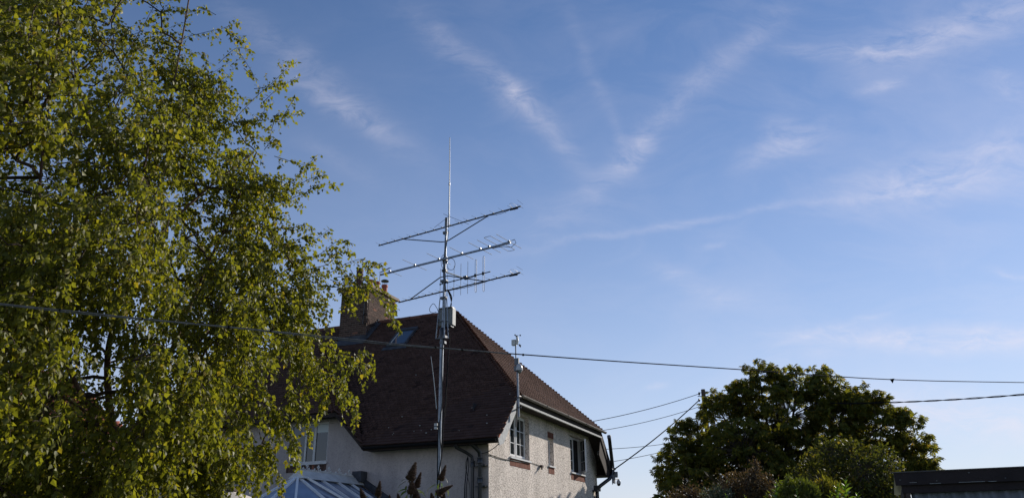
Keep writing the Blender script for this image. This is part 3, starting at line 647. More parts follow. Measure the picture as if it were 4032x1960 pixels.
# rear corner downpipe, swinging back to the wall
mb = MB(); mb.tube([(XE+.10, 27.70, 5.36), (XE+.09, 27.76, 5.25), (XE+.07, 28.05, 4.35), (XE+.06, 28.10, 4.10), (XE+.02, 27.75, 3.86), (XG+.20, 27.42, 3.60), (XG+.10, 27.35, 3.45), (XG+.10, 27.35, 0)], .065, 12)
obj('downpipe', mb, MT['black'], house, smooth=True)
mb = MB(); mb.lathe((XE+.10, 27.70, 5.26), [(.072, 0), (.075, .09), (.06, .11)], 12); obj('pipe_collar', mb, MT['dullsteel'], house, smooth=True)
mb = MB(); mb.box((XG+.0, 27.1, 3.40), (XG+.2, 27.3, 3.46)); mb.box((XG, 27.30, 3.42), (XG+.22, 27.42, 3.62)); obj('pipe_bracket', mb, MT['black'], house)
# cables clipped over the corner of the house
def cable(name, pts, r, mat, label=None, cat=None, parent=None, sub=6, sag=0, n=5, group=None):
    P = [np.array(p, float) for p in pts]; out = []
    for i in range(len(P)-1):
        p0, p1, p2, p3 = P[max(i-1, 0)], P[i], P[i+1], P[min(i+2, len(P)-1)]
        for k in range(sub):
            t = k/sub; out.append(.5*((2*p1)+(-p0+p2)*t+(2*p0-5*p1+4*p2-p3)*t*t+(-p0+3*p1-3*p2+p3)*t**3))
    out.append(P[-1]); mb = MB(); mb.tube(out, r, n); o = obj(name, mb, MT[mat], parent, smooth=True)
    if label: tag(o, label, cat, group)
    return o
cable('wall_cable', [onX(x, y, XG+.02) for x, y in [(1925, 1785), (1960, 1800), (2000, 1808), (2050, 1818), (2085, 1818), (2100, 1822), (2128, 1832)]], .010, 'gcable', parent=house)
cable('wall_cable', [onX(x, y, XG+.025) for x, y in [(1925, 1790), (1945, 1793), (1985, 1806), (2030, 1812), (2085, 1826)]], .007, 'cable', parent=house)
cable('corner_cable', [onX(1966, 1744, XE), onX(1945, 1762, XG+.2), (-8.2, 18.2, 3.86), (-8.34, 18.10, 3.82)], .010, 'cable', parent=house)
for (x0, x1, q) in ((1838, 1829, .013), (1846, 1836, .009), (1833, 1851, .006)):
    cable('wall_cable', [onY(1842, 1795, 18.10), onY(x0, 1830, 18.14), onY((x0+x1)/2, 1880, 18.18), onY(x1, 1960, 18.2), (onY(x1, 1960, 18.2)[0], 18.2, .3)], q, 'cable', parent=house)
mb = MB(); c_ = onX(2136, 1834, XG+.06); mb.box(c_-np.array((.06, .10, .03)), c_+np.array((.03, .02, .03))); mb.bar(c_+np.array((0, -.05, -.03)), c_+np.array((.05, -.2, -.1)), .05, .03); obj('junction_box', mb, MT['wood'], house)
# coiled cable and conduit on the chimney face
c_ = np.array((CX1-.06, CY0-.02, 9.25)); mb = MB(); mb.tube([(CX1-.10, CY0-.03, 10.2), (CX1-.12, CY0-.03, 9.5), (CX1-.13, CY0-.04, 9.02), (CX1-.02, CY0-.04, 9.0)], .012, 6); obj('aerial_conduit', mb, MT['gcable'], ch, smooth=True)
mb = MB(); mb.tube([(CX1-.04+.10*math.cos(t), CY0-.04-.01*math.sin(3*t), 9.20+.2*math.sin(t)) for t in np.linspace(0, 12, 40)], .010, 5); mb.tube([(CX1+.03, CY0+.05, 10.1), (CX1+.03, CY0+.02, 9.6), (CX1+.02, CY0-.02, 9.3), (CX1+.03, CY0+.2, 9.0), (CX1+.04, CY0+.5, 9.1)], .012, 5); obj('coiled_cable', mb, MT['cable'], ch, smooth=True)

# ================================================================== things on and by the house
# weather station pole on the verge
Xp, Yp = -7.60, 18.85
wp = thing('weather_station_pole', 'galvanised pole bracketed to the gable verge carrying a wind sensor and dome camera', 'pole', (Xp, Yp, 4.76))
mb = MB(); mb.tube([(Xp, Yp, 4.78), (Xp-.02, Yp, 6.30)], .028, 12); obj('pole', mb, MT['steel'], wp, smooth=True)
mb = MB(); mb.tube([(Xp-.02, Yp-.0, 6.16), (Xp-.055, Yp, 6.25), (Xp-.06, Yp, 6.82)], .017, 10); obj('upper_pole', mb, MT['dullsteel'], wp, smooth=True)
for z_ in (5.02, 5.28):
    mb = MB(); mb.bar((Xp, Yp, z_), (XE-.02, Yp+.25, z_), .03, .03); mb.bar((Xp-.05, Yp-.03, z_), (Xp+.09, Yp-.03, z_), .018, .03); obj('bracket', mb, MT['black'], wp)
mb = MB(); mb.bar((XE+.0, Yp+.15, 4.55), (XE+.02, Yp+.28, 5.34), .05, .02, up=(1, 0, 0)); obj('bracket', mb, MT['black'], wp)
ws = part_empty('wind_sensor', wp, (Xp-.06, Yp, 6.75))
mb = MB(); mb.tube([(Xp-.03, Yp, 6.72), (Xp-.01, Yp, 6.82), (Xp-.01, Yp, 6.94)], [.035, .04, .022], 10); mb.box((Xp-.16, Yp-.05, 6.70), (Xp-.05, Yp+.05, 6.85)); obj('housing', mb, MT['offwhite'], ws)
mb = MB(); hx, hz = Xp-.01, 6.965; mb.tube([(hx, Yp, 6.93), (hx, Yp, 6.97)], .012, 8)
for k in range(3):
    a_ = R(10)+k*2*math.pi/3; e = (hx+.085*math.cos(a_), Yp+.085*math.sin(a_), hz); mb.tube([(hx, Yp, hz), e], .004, 5); mb.ball(e, .022, 8, 6)
obj('wind_cups', mb, MT['black'], ws, smooth=True)
mb = MB(); mb.tube([(Xp-.03, Yp, 6.74), (Xp+.05, Yp, 6.70)], .006, 5); mb.prism([(Xp+.04, Yp, 6.73), (Xp+.10, Yp, 6.69), (Xp+.09, Yp, 6.62), (Xp+.03, Yp, 6.68)], (0, .006, 0)); obj('wind_vane', mb, MT['dullsteel'], ws)
mb = MB(); mb.box((Xp-.09, Yp-.03, 6.16), (Xp+.03, Yp+.03, 6.34)); obj('clamp', mb, MT['dullsteel'], wp)
dc = thing('dome_camera', 'white speed dome camera clamped to the weather station pole above the verge', 'camera', (Xp+.07, Yp-.06, 6.05))
mb = MB(); mb.lathe((Xp+.06, Yp-.06, 5.99), [(.088, 0), (.092, .05), (.08, .11), (.05, .16), (.012, .185)], 16); obj('housing', mb, MT['plastic'], dc, smooth=True)
mb = MB(); mb.ball((Xp+.06, Yp-.06, 5.985), .072, 14, 8); obj('dome', mb, MT['boxgrey'], dc, smooth=True)
mb = MB(); mb.ball((Xp+.04, Yp-.125, 5.96), .026, 10, 6); obj('lens', mb, MT['black'], dc, smooth=True)
mb = MB(); mb.box((Xp-.10, Yp-.04, 5.99), (Xp+.0, Yp+.03, 6.13)); obj('mount', mb, MT['dullsteel'], dc)
# bullet camera under the rear soffit, and the camera bracket at the rear corner
bc = thing('bullet_camera', 'small white bullet camera under the dark rear soffit', 'camera', onX(2356, 1784, XE-.15))
c_ = onX(2356, 1784, XE-.15); mb = MB(); mb.tube([c_+np.array((-.02, .10, .06)), c_+np.array((.02, -.06, -.02))], .042, 12); obj('housing', mb, MT['plastic'], bc, smooth=True)
mb = MB(); mb.tube([c_+np.array((.021, -.062, -.021)), c_+np.array((.024, -.07, -.024))], .03, 12); obj('lens', mb, MT['black'], bc, smooth=True)
mb = MB(); mb.tube([c_+np.array((.0, .02+.07*math.sin(t), -.14+.10*math.cos(t))) for t in np.linspace(0, 6, 16)], .006, 5); obj('loose_cable', mb, MT['gcable'], bc)
Xr = XE+.1; f_ = lambda x, y: onX(x, y, Xr)
pc = thing('corner_camera', 'white dome camera hanging from an arm at the far house corner', 'camera', f_(2415, 1900))
mb = MB(); mb.tube([f_(2416, 1898), f_(2422, 1886), f_(2432, 1883), f_(2437, 1888)], .022, 8); mb.box(f_(2413, 1900)-np.array((.02, .03, 0)), f_(2419, 1870)+np.array((.02, .03, 0))); obj('arm', mb, MT['dullsteel'], pc)
c_ = f_(2436, 1900); mb = MB(); mb.lathe(c_-np.array((0, 0, .02)), [(.078, 0), (.075, .06), (.05, .12), (.02, .14)], 14); obj('housing', mb, MT['plastic'], pc, smooth=True)
mb = MB(); mb.ball(c_-np.array((0, 0, .03)), .07, 12, 8, (1, 1, 1.1)); obj('dome', mb, MT['black'], pc, smooth=True)
jb = thing('junction_box', 'grey junction box on a short bracket above the far corner camera', 'box', f_(2424, 1868))
mb = MB(); c_ = f_(2424, 1867); mb.box(c_-np.array((.07, .05, .10)), c_+np.array((.07, .05, .10))); obj('enclosure', mb, MT['boxgrey'], jb)
mb = MB(); mb.tube([f_(2412, 1905), f_(2412, 1835)], .016, 8); mb.tube([f_(2410, 1846), f_(2424, 1845)], .02, 6); obj('bracket', mb, MT['dullsteel'], jb)
mb = MB(); mb.ball(f_(2420, 1845), .045, 8, 6); obj('wire_anchor', mb, MT['black'], jb)

# ---- satellite dish and TV aerial on the chimney
sd = thing('satellite_dish', 'pale round satellite dish beside the tall dark chimney pot', 'satellite dish', (-15.75, 22.5, 10.4))
mb = MB(); c_ = np.array((-15.72, 22.45, 10.72)); nd = np.array((.35, -.85, .3)); nd /= np.linalg.norm(nd); mb.lathe(c_, [(.19, .05), (.15, .03), (.09, .01), (.01, 0)], 20, nd); obj('reflector', mb, MT['plastic'], sd, smooth=True)
mb = MB(); mb.tube([c_, (-15.72, 22.6, 10.5), (-15.72, 22.6, 10.2)], .015, 6); mb.tube([c_-np.array((0, 0, .14)), c_+nd*.28-np.array((0, 0, .08))], .009, 5); obj('mount', mb, MT['dullsteel'], sd)
ta = thing('television_aerial', 'small dark television aerial rising behind the chimney pots', 'aerial', (-15.0, 23.6, 10.4))
zt = 11.2; A_ = onY(1497, 1073, 23.7); B_ = onY(1537, 1053, 23.7)
mb = MB(); mb.tube([(A_[0], 23.7, 10.36), (A_[0], 23.7, A_[2]+.02)], .014, 6); obj('mast', mb, MT['dullsteel'], ta)
mb = MB(); mb.tube([A_, B_], .011, 6); obj('boom', mb, MT['boom'], ta)
for k in range(8):
    p = A_+(B_-A_)*(k+.5)/8; e = MB(); e.tube([p-np.array((.11, -.03, -.02)), p+np.array((.11, -.03, -.02))], .006, 4); obj('element', e, MT['boom'], ta)

# ================================================================== antenna mast
YM = 15.50; mm = lambda x, y: onY(x, y, YM)
base = mm(1727, 1890); tp = mm(1741, 1328)
mast = thing('antenna_mast', 'tall galvanised steel antenna mast standing before the dark front roof', 'mast', (-8.16, YM, 0))
mb = MB(); mb.tube([(-8.16, YM, 0), (-8.155, YM, 3.0), (-8.145, YM, 6.18)], .044, 14); obj('lower_tube', mb, MT['steel'], mast, smooth=True)
mb = MB(); mb.tube([(-8.135, YM, 6.0), mm(1757, 893)], .029, 12); obj('upper_tube', mb, MT['steel'], mast, smooth=True)
mb = MB(); p = mm(1760, 895); q = mm(1762, 857); mb.tube([p+np.array((-.03, 0, 0)), q+np.array((-.03, 0, 0))], .034, 12); obj('top_sleeve', mb, MT['dullsteel'], mast, smooth=True)
for (z_, w_) in ((6.18, .075), (6.05, .06), (7.13, .06), (7.55, .07), (7.82, .05), (8.1, .05), (8.8, .045)):
    mb = MB(); mb.box((-8.145-w_+.02, YM-w_*.8, z_-.03), (-8.11+w_, YM+w_*.8, z_+.03)); obj('clamp', mb, MT['dullsteel'], mast)
# rotator cage: three struts between top and bottom rings
r0 = mm(1717, 1334); r1 = mm(1733, 1173); cage = [(1716, 1333, 1733, 1173, 0), (1765, 1331, 1759, 1174, 0), (1749, 1330, 1751, 1174, -.10)]
for x0, y0, x1, y1, dy_ in cage:
    a_ = onY(x0, y0, YM+dy_); b_ = onY(x1, y1, YM+dy_); mb = MB(); mb.tube([a_, b_], .013, 8); obj('cage_strut', mb, MT['steel'], mast, smooth=True)
for (y0_, xs) in ((1333, (1716, 1765)), (1173, (1733, 1759)), (1265, (1726, 1763))):
    mb = MB(); a_ = onY(xs[0], y0_, YM); b_ = onY(xs[1], y0_-2, YM); c_ = onY((xs[0]+xs[1])/2+8, y0_-4, YM-.10); mb.tube([a_, c_, b_, onY((xs[0]+xs[1])/2, y0_, YM+.1), a_], .011, 6); obj('cage_ring', mb, MT['dullsteel'], mast)
mb = MB(); mb.lathe(mm(1741, 1330), [(.07, 0), (.075, .04), (.06, .10), (.065, .2), (.04, .24)], 12); obj('rotator', mb, MT['black'], mast, smooth=True)
# black cables down the tube
for pts, r_ in (([(1760, 900), (1755, 960), (1748, 1010), (1746, 1090), (1756, 1160), (1750, 1250)], .008), ([(1766, 905), (1764, 930), (1757, 975), (1752, 1060), (1755, 1140)], .008),
                ([(1766, 1300), (1770, 1335), (1762, 1450), (1755, 1560), (1752, 1640)], .012), ([(1770, 1290), (1766, 1400), (1760, 1520), (1757, 1600)], .006), ([(1747, 1330), (1741, 1420), (1742, 1520), (1740, 1600), (1730, 1680), (1738, 1790), (1724, 1880), (1722, 1960)], .010),
                ([(1749, 1600), (1743, 1720), (1741, 1780), (1732, 1840), (1722, 1900)], .012), ([(1726, 1660), (1724, 1740), (1722, 1830), (1722, 1960)], .009)):
    cable('mast_cable', [onY(x, y, YM-.05) for x, y in pts], r_, 'cable', parent=mast)
for k in range(5):
    cable('mast_cable', [onY(1761+k, 1140, YM-.04), onY(1772+2*k, 1170, YM-.05), onY(1778-k, 1200, YM-.03), onY(1765+2*k, 1212, YM)], .006, 'cable', parent=mast)
mb = MB(); mb.tube([onY(1706+14*math.cos(t)+3*math.sin(2*t), 1213+18*math.sin(t), YM-.05+.02*math.sin(t)) for t in np.linspace(.9, 5.4, 24)]+[onY(1722, 1215, YM), onY(1728, 1235, YM)], .007, 5); obj('cable_loop', mb, MT['cable'], mast, smooth=True)
mb = MB(); mb.tube([onY(1776+16*math.cos(t), 1040+23*math.sin(t), YM-.08) for t in np.linspace(-2.0, 9.5, 50)], .006, 5); obj('cable_loop', mb, MT['cable'], mast, smooth=True)
mb = MB(); mb.tube([onY(1746+9*math.cos(t), 1030+26*math.sin(t), YM-.09) for t in np.linspace(.5, 5.6, 30)], .006, 5); obj('cable_loop', mb, MT['cable'], mast, smooth=True)
# small white box on the tube, enclosure, thin whip beside it
sb = thing('splice_box', 'small pale junction box strapped to the lower mast', 'box', mm(1719, 1676)); c_ = mm(1718, 1677)
mb = MB(); mb.box(c_-np.array((.04, .03, .065)), c_+np.array((.03, .03, .065))); obj('enclosure', mb, MT['plastic'], sb)
mb = MB(); mb.box(c_+np.array((-.045, -.035, -.01)), c_+np.array((.12, .05, .004))); obj('strap', mb, MT['cable'], sb)
eb = thing('equipment_box', 'grey weatherproof equipment enclosure strapped behind the rotator cage', 'box', mm(1756, 1283))
a_ = onY(1729, 1284, YM+.10); b_ = onY(1785, 1212, YM+.10)
mb = MB(); mb.box((a_[0], YM+.07, a_[2]), (b_[0], YM+.23, b_[2])); obj('enclosure', mb, MT['boxgrey'], eb)
mb = MB(); mb.box((a_[0]+.015, YM+.055, a_[2]+.02), (b_[0]-.03, YM+.068, b_[2]-.02)); obj('door', mb, MT['boxgrey'], eb)
mb = MB(); mb.box((a_[0]+.02, YM+.05, b_[2]), (b_[0]-.01, YM+.22, b_[2]+.03)); mb.box((a_[0]+.12, YM+.05, a_[2]-.05), (b_[0]-.03, YM+.2, a_[2]-.003)); mb.box((a_[0]-.02, YM+.04, a_[2]+.1), (a_[0]+.01, YM+.2, a_[2]+.15)); obj('cable_glands', mb, MT['black'], eb)
wh = thing('side_whip', 'thin pale whip antenna leaning left of the lower mast', 'antenna', mm(1722, 1640))
mb = MB(); mb.tube([onY(1697, 1402, YM-.1), onY(1709, 1500, YM-.1), onY(1719, 1608, YM-.05)], [.006, .009, .011], 8); obj('rod', mb, MT['plastic'], wh, smooth=True)
mb = MB(); mb.tube([onY(1719, 1608, YM-.05), onY(1722, 1660, YM)], .006, 6); obj('mount', mb, MT['cable'], wh)
va = thing('vertical_antenna', 'tall pale fibreglass vertical antenna at the very top of the mast', 'antenna', mm(1766, 852))
mb = MB(); mb.tube([mm(1766, 895), mm(1768, 850), mm(1769.5, 728)], [.017, .017, .014], 10); obj('lower_section', mb, MT['plastic'], va, smooth=True)
mb = MB(); mb.tube([mm(1769.5, 728), mm(1770.5, 640), mm(1771, 542)], [.013, .011, .009], 10); obj('upper_section', mb, MT['plastic'], va, smooth=True)
mb = MB(); mb.tube([mm(1769.4, 730), mm(1769.6, 720)], .019, 10); obj('joint', mb, MT['black'], va, smooth=True)
for (x0, y0, x1, y1, d_) in ((1766, 853, 1710, 896, -.25), (1768, 852, 1846, 883, .25), (1764, 850, 1746, 842, .05)):
    mb = MB(); mb.tube([mm(x0, y0), onY(x1, y1, YM+d_)], .005, 5); obj('radial', mb, MT['dullsteel'], va)

def yagi(name, label, ends, cross, zref, hl, rods, r_boom, r_rod, bmat, rmat, zoff=0.0, elem=None, vertical=False, YP=YM):
    """horizontal boom found from its two ends at the height where it crosses the mast"""
    z = onY(*cross, YP)[2]; a = onZ(*ends[0], z); b = onZ(*ends[1], z)
    t = thing(name, label, 'antenna', tuple((a+b)/2)); d = (b-a)/np.linalg.norm(b-a); s = np.array((-d[1], d[0], 0.0))
    mb = MB(); mb.bar(a, b, r_boom*2, r_boom*2); obj('boom', mb, MT[bmat], t)
    return t, a, b, d, s, z
# upper long yagi
def long_yagi(label, ends, cross, seed):
    t, a, b, d, s, z = yagi('long_yagi_antenna', label, ends, cross, 0, 0, 0, .0125, 0, 'boom', 'dullsteel')
    ln = np.linalg.norm(b-a); rr = random.Random(seed); n = 17
    for k in range(n):
        p = a+d*(ln*(.01+.93*k/(n-1))); h = .155+.018*k/n
        e = MB(); e.tube([p-s*h+np.array((0, 0, .02)), p+s*h+np.array((0, 0, .02))], .0030, 5); e.box(p-np.array((.014, .014, -.004)), p+np.array((.014, .014, .030))); obj('element', e, MT['dullsteel'], t)
    p = a+d*ln*.955; e = MB(); h = .165
    e.tube([p+s*(h*math.cos(q))+np.array((0, 0, .05+.035*math.sin(q)))+d*.03*math.sin(q) for q in np.linspace(0, 2*math.pi, 17)], .004, 5); obj('folded_dipole', e, MT['alu'], t)
    e = MB(); e.tube([p-s*.12, p+s*.12+np.array((0, 0, .09))], .0032, 5); e.tube([b-d*.02-s*.15, b-d*.02+s*.15], .0032, 5); e.tube([b-d*.02-s*.12+np.array((0, 0, .12)), b-d*.02+s*.12+np.array((0, 0, .10))], .0032, 5); obj('reflector', e, MT['dullsteel'], t)
    return t, a, b, d, s, z
t, a, b, d, s, z = long_yagi('topmost long thin yagi antenna, slanting across the mast above the others', ((1491, 967), (2051, 812)), (1757, 893), 1)
st = mm(1754, 951); e = MB(); f1 = a+d*np.linalg.norm(b-a)*.185; f2 = a+d*np.linalg.norm(b-a)*.80
e.tube([f1, onZ(1738, 952.5, st[2]), st, onZ(1768, 945, st[2]+.01), f2], .013, 8); obj('brace', e, MT['boom'], t, smooth=True)
e = MB(); e.tube([b-d*.30+np.array((0, 0, -.02)), b-d*.08+np.array((0, 0, -.03))], .016, 6); obj('feed_cable', e, MT['cable'], t)
e = MB(); e.tube([f2+np.array((0, 0, -.015)), f2+d*.3+np.array((0, 0, -.05)), f2+d*.55+np.array((0, 0, -.02))], .006, 5); obj('feed_cable', e, MT['cable'], t)
t, a, b, d, s, z = long_yagi('lowest long thin yagi antenna, crossing the mast below the vertical rods', ((1570, 1190), (2049, 1073)), (1750, 1143), 2)
st = mm(1750, 1088); ln = np.linalg.norm(b-a); e = MB(); f1 = a+d*ln*.10; f2 = a+d*ln*.73
e.tube([f1, onZ(1733, 1092, st[2]), st, onZ(1768, 1086, st[2]), f2], .013, 8); obj('brace', e, MT['boom'], t, smooth=True)
e = MB(); e.tube([a+d*ln*.45-np.array((0, 0, .015)), a+d*ln*.6-np.array((0, 0, .04)), a+d*ln*.75-np.array((0, 0, .015))], .006, 5); obj('feed_cable', e, MT['cable'], t)
e = MB(); e.tube([b-d*.30+np.array((0, 0, -.02)), b-d*.08+np.array((0, 0, -.03))], .016, 6); obj('feed_cable', e, MT['cable'], t)
# two metre yagi, broad aluminium boom
t, a, b, d, s, z = yagi('broad_yagi_antenna', 'broad aluminium yagi antenna with thick boom and long pale rods, second from top', ((1497, 1082), (2010, 955)), (1753, 1022), 0, 0, 0, .019, 0, 'steel', 'alu')
def boom_at(x, y): p = onZ(x, y, z); return a+d*((p-a)@d)
for (x, y, h) in ((1533, 1072, .46), (1628, 1046, .465), (1721, 1021.6, .47), (1811, 999, .475), (1885, 981, .48), (1921, 973, .485), (1999, 953, .53)):
    p = boom_at(x, y); e = MB(); e.tube([p-s*h+np.array((0, 0, .035)), p+s*h+np.array((0, 0, .035))], .0065, 8); obj('element', e, MT['alu'], t, smooth=True); e = MB(); e.box(p-np.array((.022, .022, -.022)), p+np.array((.022, .022, .052))); obj('element_clamp', e, MT['black'], t)
p0 = boom_at(1950, 966); p1 = boom_at(1975, 959); up_ = np.array((0, 0, .035)); h = .50
e = MB(); e.tube([p0-s*h+up_, p0-s*(h+.02)+d*.03+up_, p1-s*(h+.02)-d*.03+up_, p1-s*h+up_, p1+s*h+up_, p1+s*(h+.02)-d*.03+up_, p0+s*(h+.02)+d*.03+up_, p0+s*h+up_, p0-s*h+up_], .0065, 8); obj('folded_dipole', e, MT['alu'], t, smooth=True)
e = MB(); e.bar(p1+np.array((0, 0, .02)), b+np.array((0, 0, .025)), .03, .02); e.tube([b+np.array((0, 0, .03))-d*.1, b+d*.10+s*.02+np.array((0, 0, .06)), b+d*.15+np.array((0, 0, -.04)), b+d*.02-np.array((0, 0, .12)), b-d*.2-np.array((0, 0, .05)), b-d*.5-np.array((0, 0, .03))], .007, 6); obj('feed_cable', e, MT['cable'], t, smooth=True)
c_ = mm(1752, 1023); e = MB(); e.box(c_-np.array((.085, -.03, .085)), c_+np.array((.05, .045, .085))); obj('mounting_plate', e, MT['steel'], t)
# vertical yagi with two folded rods, held off the mast by an arm
z = mm(1761, 1074)[2]
A_ = onZ(1731.5, 1120, z); B_ = onZ(1931, 1069, z); d = (B_-A_)/np.linalg.norm(B_-A_)
t = thing('upright_yagi_antenna', 'yagi antenna of upright rods and two long loops, held out on an arm', 'antenna', tuple((A_+B_)/2))
e = MB(); e.tube([A_, B_], .013, 8); obj('boom', e, MT['boom'], t, smooth=True)
def bz(x, y): p = onZ(x, y, z); return A_+d*((p-A_)@d)
for (x, y, yt, yb) in ((1733.5, 1119.5, 1053, 1186), (1762, 1112, 1046, 1177), (1787, 1105.5, 1040, 1172), (1814, 1098.6, 1031, 1166), (1841, 1091.5, 1022, 1161)):
    p = bz(x, y); k = np.linalg.norm(p[:2])/3029*1.02; e = MB(); e.tube([p+np.array((0, 0, (y-yt)*k)), p-np.array((0, 0, (yb-y)*k))], .0062, 8); obj('element', e, MT['alu'], t, smooth=True)
    e = MB(); e.ball(p, .024, 8, 6); obj('element_clamp', e, MT['black'], t, smooth=True)
for (x, y, yt, yb) in ((1873, 1083.5, 1015, 1156), (1904, 1075.6, 1001, 1153)):
    p = bz(x, y); k = np.linalg.norm(p[:2])/3029*1.02; zt_, zb_ = (y-yt)*k, -(yb-y)*k; w_ = .022
    loop = [p-d*w_+np.array((0, 0, 0)), p-d*w_+np.array((0, 0, zt_-.03)), p-d*w_*.6+np.array((0, 0, zt_)), p+d*w_*.6+np.array((0, 0, zt_)), p+d*w_+np.array((0, 0, zt_-.03)), p+d*w_+np.array((0, 0, zb_+.03)), p+d*w_*.6+np.array((0, 0, zb_)), p-d*w_*.6+np.array((0, 0, zb_)), p-d*w_+np.array((0, 0, zb_+.03)), p-d*w_]
    e = MB(); e.tube(loop, .0062, 8); obj('folded_dipole', e, MT['alu'], t, smooth=True); e = MB(); e.ball(p-d*w_, .032, 8, 6, (1, 1, 1.5)); obj('element_clamp', e, MT['black'], t, smooth=True)
e = MB(); e.tube([mm(1758, 1072), onZ(1838, 1103, z)+np.array((0, 0, .03))], .017, 8); obj('arm', e, MT['offwhite'], t, smooth=True)
e = MB(); p = bz(1833, 1093); e.box(p-np.array((.05, .06, .03)), p+np.array((.05, .06, .035))); obj('arm_clamp', e, MT['black'], t)
e = MB(); e.tube([p, p+d*.12-np.array((0, 0, .03)), p+d*.22+np.array((0, 0, -.02)), p+d*.3], .008, 6); obj('feed_cable', e, MT['cable'], t)

# ================================================================== conservatory
XV = -11.97; ZV = 3.24; Yv0, Yv1 = 15.62, 18.24
cv = thing('conservatory', 'white framed conservatory roof with cresting and finial below the front window', 'conservatory', (XV, 16.6, 0))
mb = MB(); mb.prism([(XV-.22, Yv0-.10, ZV-.05), (XV-.04, Yv0-.02, ZV+.14), (XV+.04, Yv0-.02, ZV+.14), (XV+.22, Yv0-.10, ZV-.05)], (0, Yv1-Yv0, 0)); obj('ridge_cap', mb, MT['offwhite'], cv)
mb = MB(); mb.lathe((XV, Yv0+.02, ZV+.13), [(.055, 0), (.055, .03), (.04, .05), (.042, .17), (.055, .19), (.03, .22), (.04, .25), (.02, .28), (.002, .33)], 12); obj('finial', mb, MT['offwhite'], cv, smooth=True)
mb = MB(); mb.box((XV-.012, Yv0+.1, ZV+.14), (XV+.012, Yv1-.25, ZV+.17)); obj('crest_rail', mb, MT['offwhite'], cv)
k = 0; y = Yv0+.16
while y < Yv1-.3:
    e = MB()
    if k % 6 == 2:
        c_ = np.array((XV, y, ZV+.27)); e.tube([(XV, y, ZV+.17), c_], .012, 6)
        for q in range(4): e.ball(c_+np.array((0, .032*math.cos(q*math.pi/2), .032*math.sin(q*math.pi/2))), .022, 6, 5)
    elif k % 3 == 0: e.tube([(XV, y, ZV+.16), (XV, y, ZV+.20), (XV, y, ZV+.235)], [.012, .026, .010], 8)
    else: e.ball((XV, y, ZV+.178), .022, 8, 5)
    obj('crest_ornament', e, MT['offwhite'], cv, smooth=True); y += .075; k += 1
ZEc = 2.28; eav = [(XV+1.75, Yv1), (XV+1.75, 16.3), (XV+1.62, 15.25), (XV+1.02, 14.25), (XV+.25, 13.85), (XV-.55, 13.95), (XV-1.2, 14.5), (XV-1.7, 15.4), (XV-1.75, 16.3), (XV-1.75, Yv1)]
hub = np.array((XV, Yv0-.02, ZV-.02))
tops = [np.array((XV, Yv1-.02, ZV-.02)), np.array((XV+.10, Yv0+.75, ZV-.04))]+[hub]*6+[np.array((XV-.10, Yv0+.75, ZV-.04)), np.array((XV, Yv1-.02, ZV-.02))]
for i in range(len(eav)-1):
    p, q = np.array((*eav[i], ZEc)), np.array((*eav[i+1], ZEc)); g_ = MB(); a_, b_ = tops[i], tops[i+1]
    if np.linalg.norm(a_-b_) < .01: g_.prism([p, q, a_], (0, 0, -.02))
    else: g_.add([p, q, b_, a_], [(0, 1, 2, 3)]); 
    obj('roof_panel', g_, MT['polycarb'], cv)
def rbar(p, q, w_=.05):
    e = MB(); e.bar(np.array(p)+np.array((0, 0, .02)), np.array(q)+np.array((0, 0, .02)), w_, .05); obj('roof_bar', e, MT['white'], cv)
for i in range(1, len(eav)-1): rbar(tops[i] if i not in (1, 8) else hub+np.array((.12 if i == 1 else -.12, .12, 0)), (*eav[i], ZEc), .055)
for yy in (16.35, 17.0, 17.6):
    for sx in (1, -1): rbar((XV+.15*sx, yy, ZV-.06), (XV+1.75*sx, yy+.0, ZEc), .045)
e = MB()
for i in range(len(eav)-1): e.bar((*eav[i], ZEc-.04), (*eav[i+1], ZEc-.04), .09, .10)
obj('eaves_beam', e, MT['white'], cv)
for i in range(len(eav)-1):
    p, q = np.array((*eav[i], 0)), np.array((*eav[i+1], 0)); g_ = MB(); g_.prism([p, q, q+np.array((0, 0, ZEc-.1)), p+np.array((0, 0, ZEc-.1))], (0, 0.01, 0)); obj('side_panel', g_, MT['polycarb'], cv)
    e = MB(); e.tube([p, p+np.array((0, 0, ZEc-.08))], .04, 6); obj('corner_post', e, MT['white'], cv)
mb = MB(); mb.box((XV-.06, YF-.30, ZV+.02), (XV+.22, YF-.005, ZV+.30)); obj('lead_upstand', mb, MT['lead'], cv)
mb = MB(); mb.prism([(XV+.12, YF-.10, ZV+.15), (XV+1.85, YF-.10, ZEc+.05), (XV+1.85, YF-.10, ZEc-.12), (XV+.12, YF-.10, ZV-.03)], (0, .095, 0)); obj('lead_flashing', mb, MT['lead'], cv)

# ================================================================== parasol corner (lower left)
pa = thing('garden_parasol', 'cream canvas garden parasol top below the birch', 'parasol', (-7.0, 7.3, 0))
apx = dist(905, 1925, 10); ctr = np.array((apx[0], apx[1], 0)); rim = []
for k in range(8): a_ = R(22)+k*math.pi/4; rim.append(np.array((apx[0]+1.25*math.cos(a_), apx[1]+1.25*math.sin(a_), apx[2]-.36)))
mb = MB()
for k in range(8):
    p, q = rim[k], rim[(k+1) % 8]; m_ = (p+q)/2-np.array((0, 0, -.02)); mb.add([apx, p, q, p-np.array((0, 0, .14)), q-np.array((0, 0, .14)), (apx*2+p)/3+np.array((0, 0, -.02)), (apx*2+q)/3+np.array((0, 0, -.02))], [(0, 5, 6), (5, 1, 2, 6), (1, 3, 4, 2)])
obj('canopy', mb, MT['canvas'], pa, fix=False)
mb = MB(); mb.lathe(apx-np.array((0, 0, .02)), [(.10, 0), (.08, .03), (.03, .05), (.03, .09), (.01, .11)], 10); obj('finial', mb, MT['wood'], pa)
mb = MB(); mb.tube([ctr, apx], .022, 8); obj('pole', mb, MT['wood'], pa)
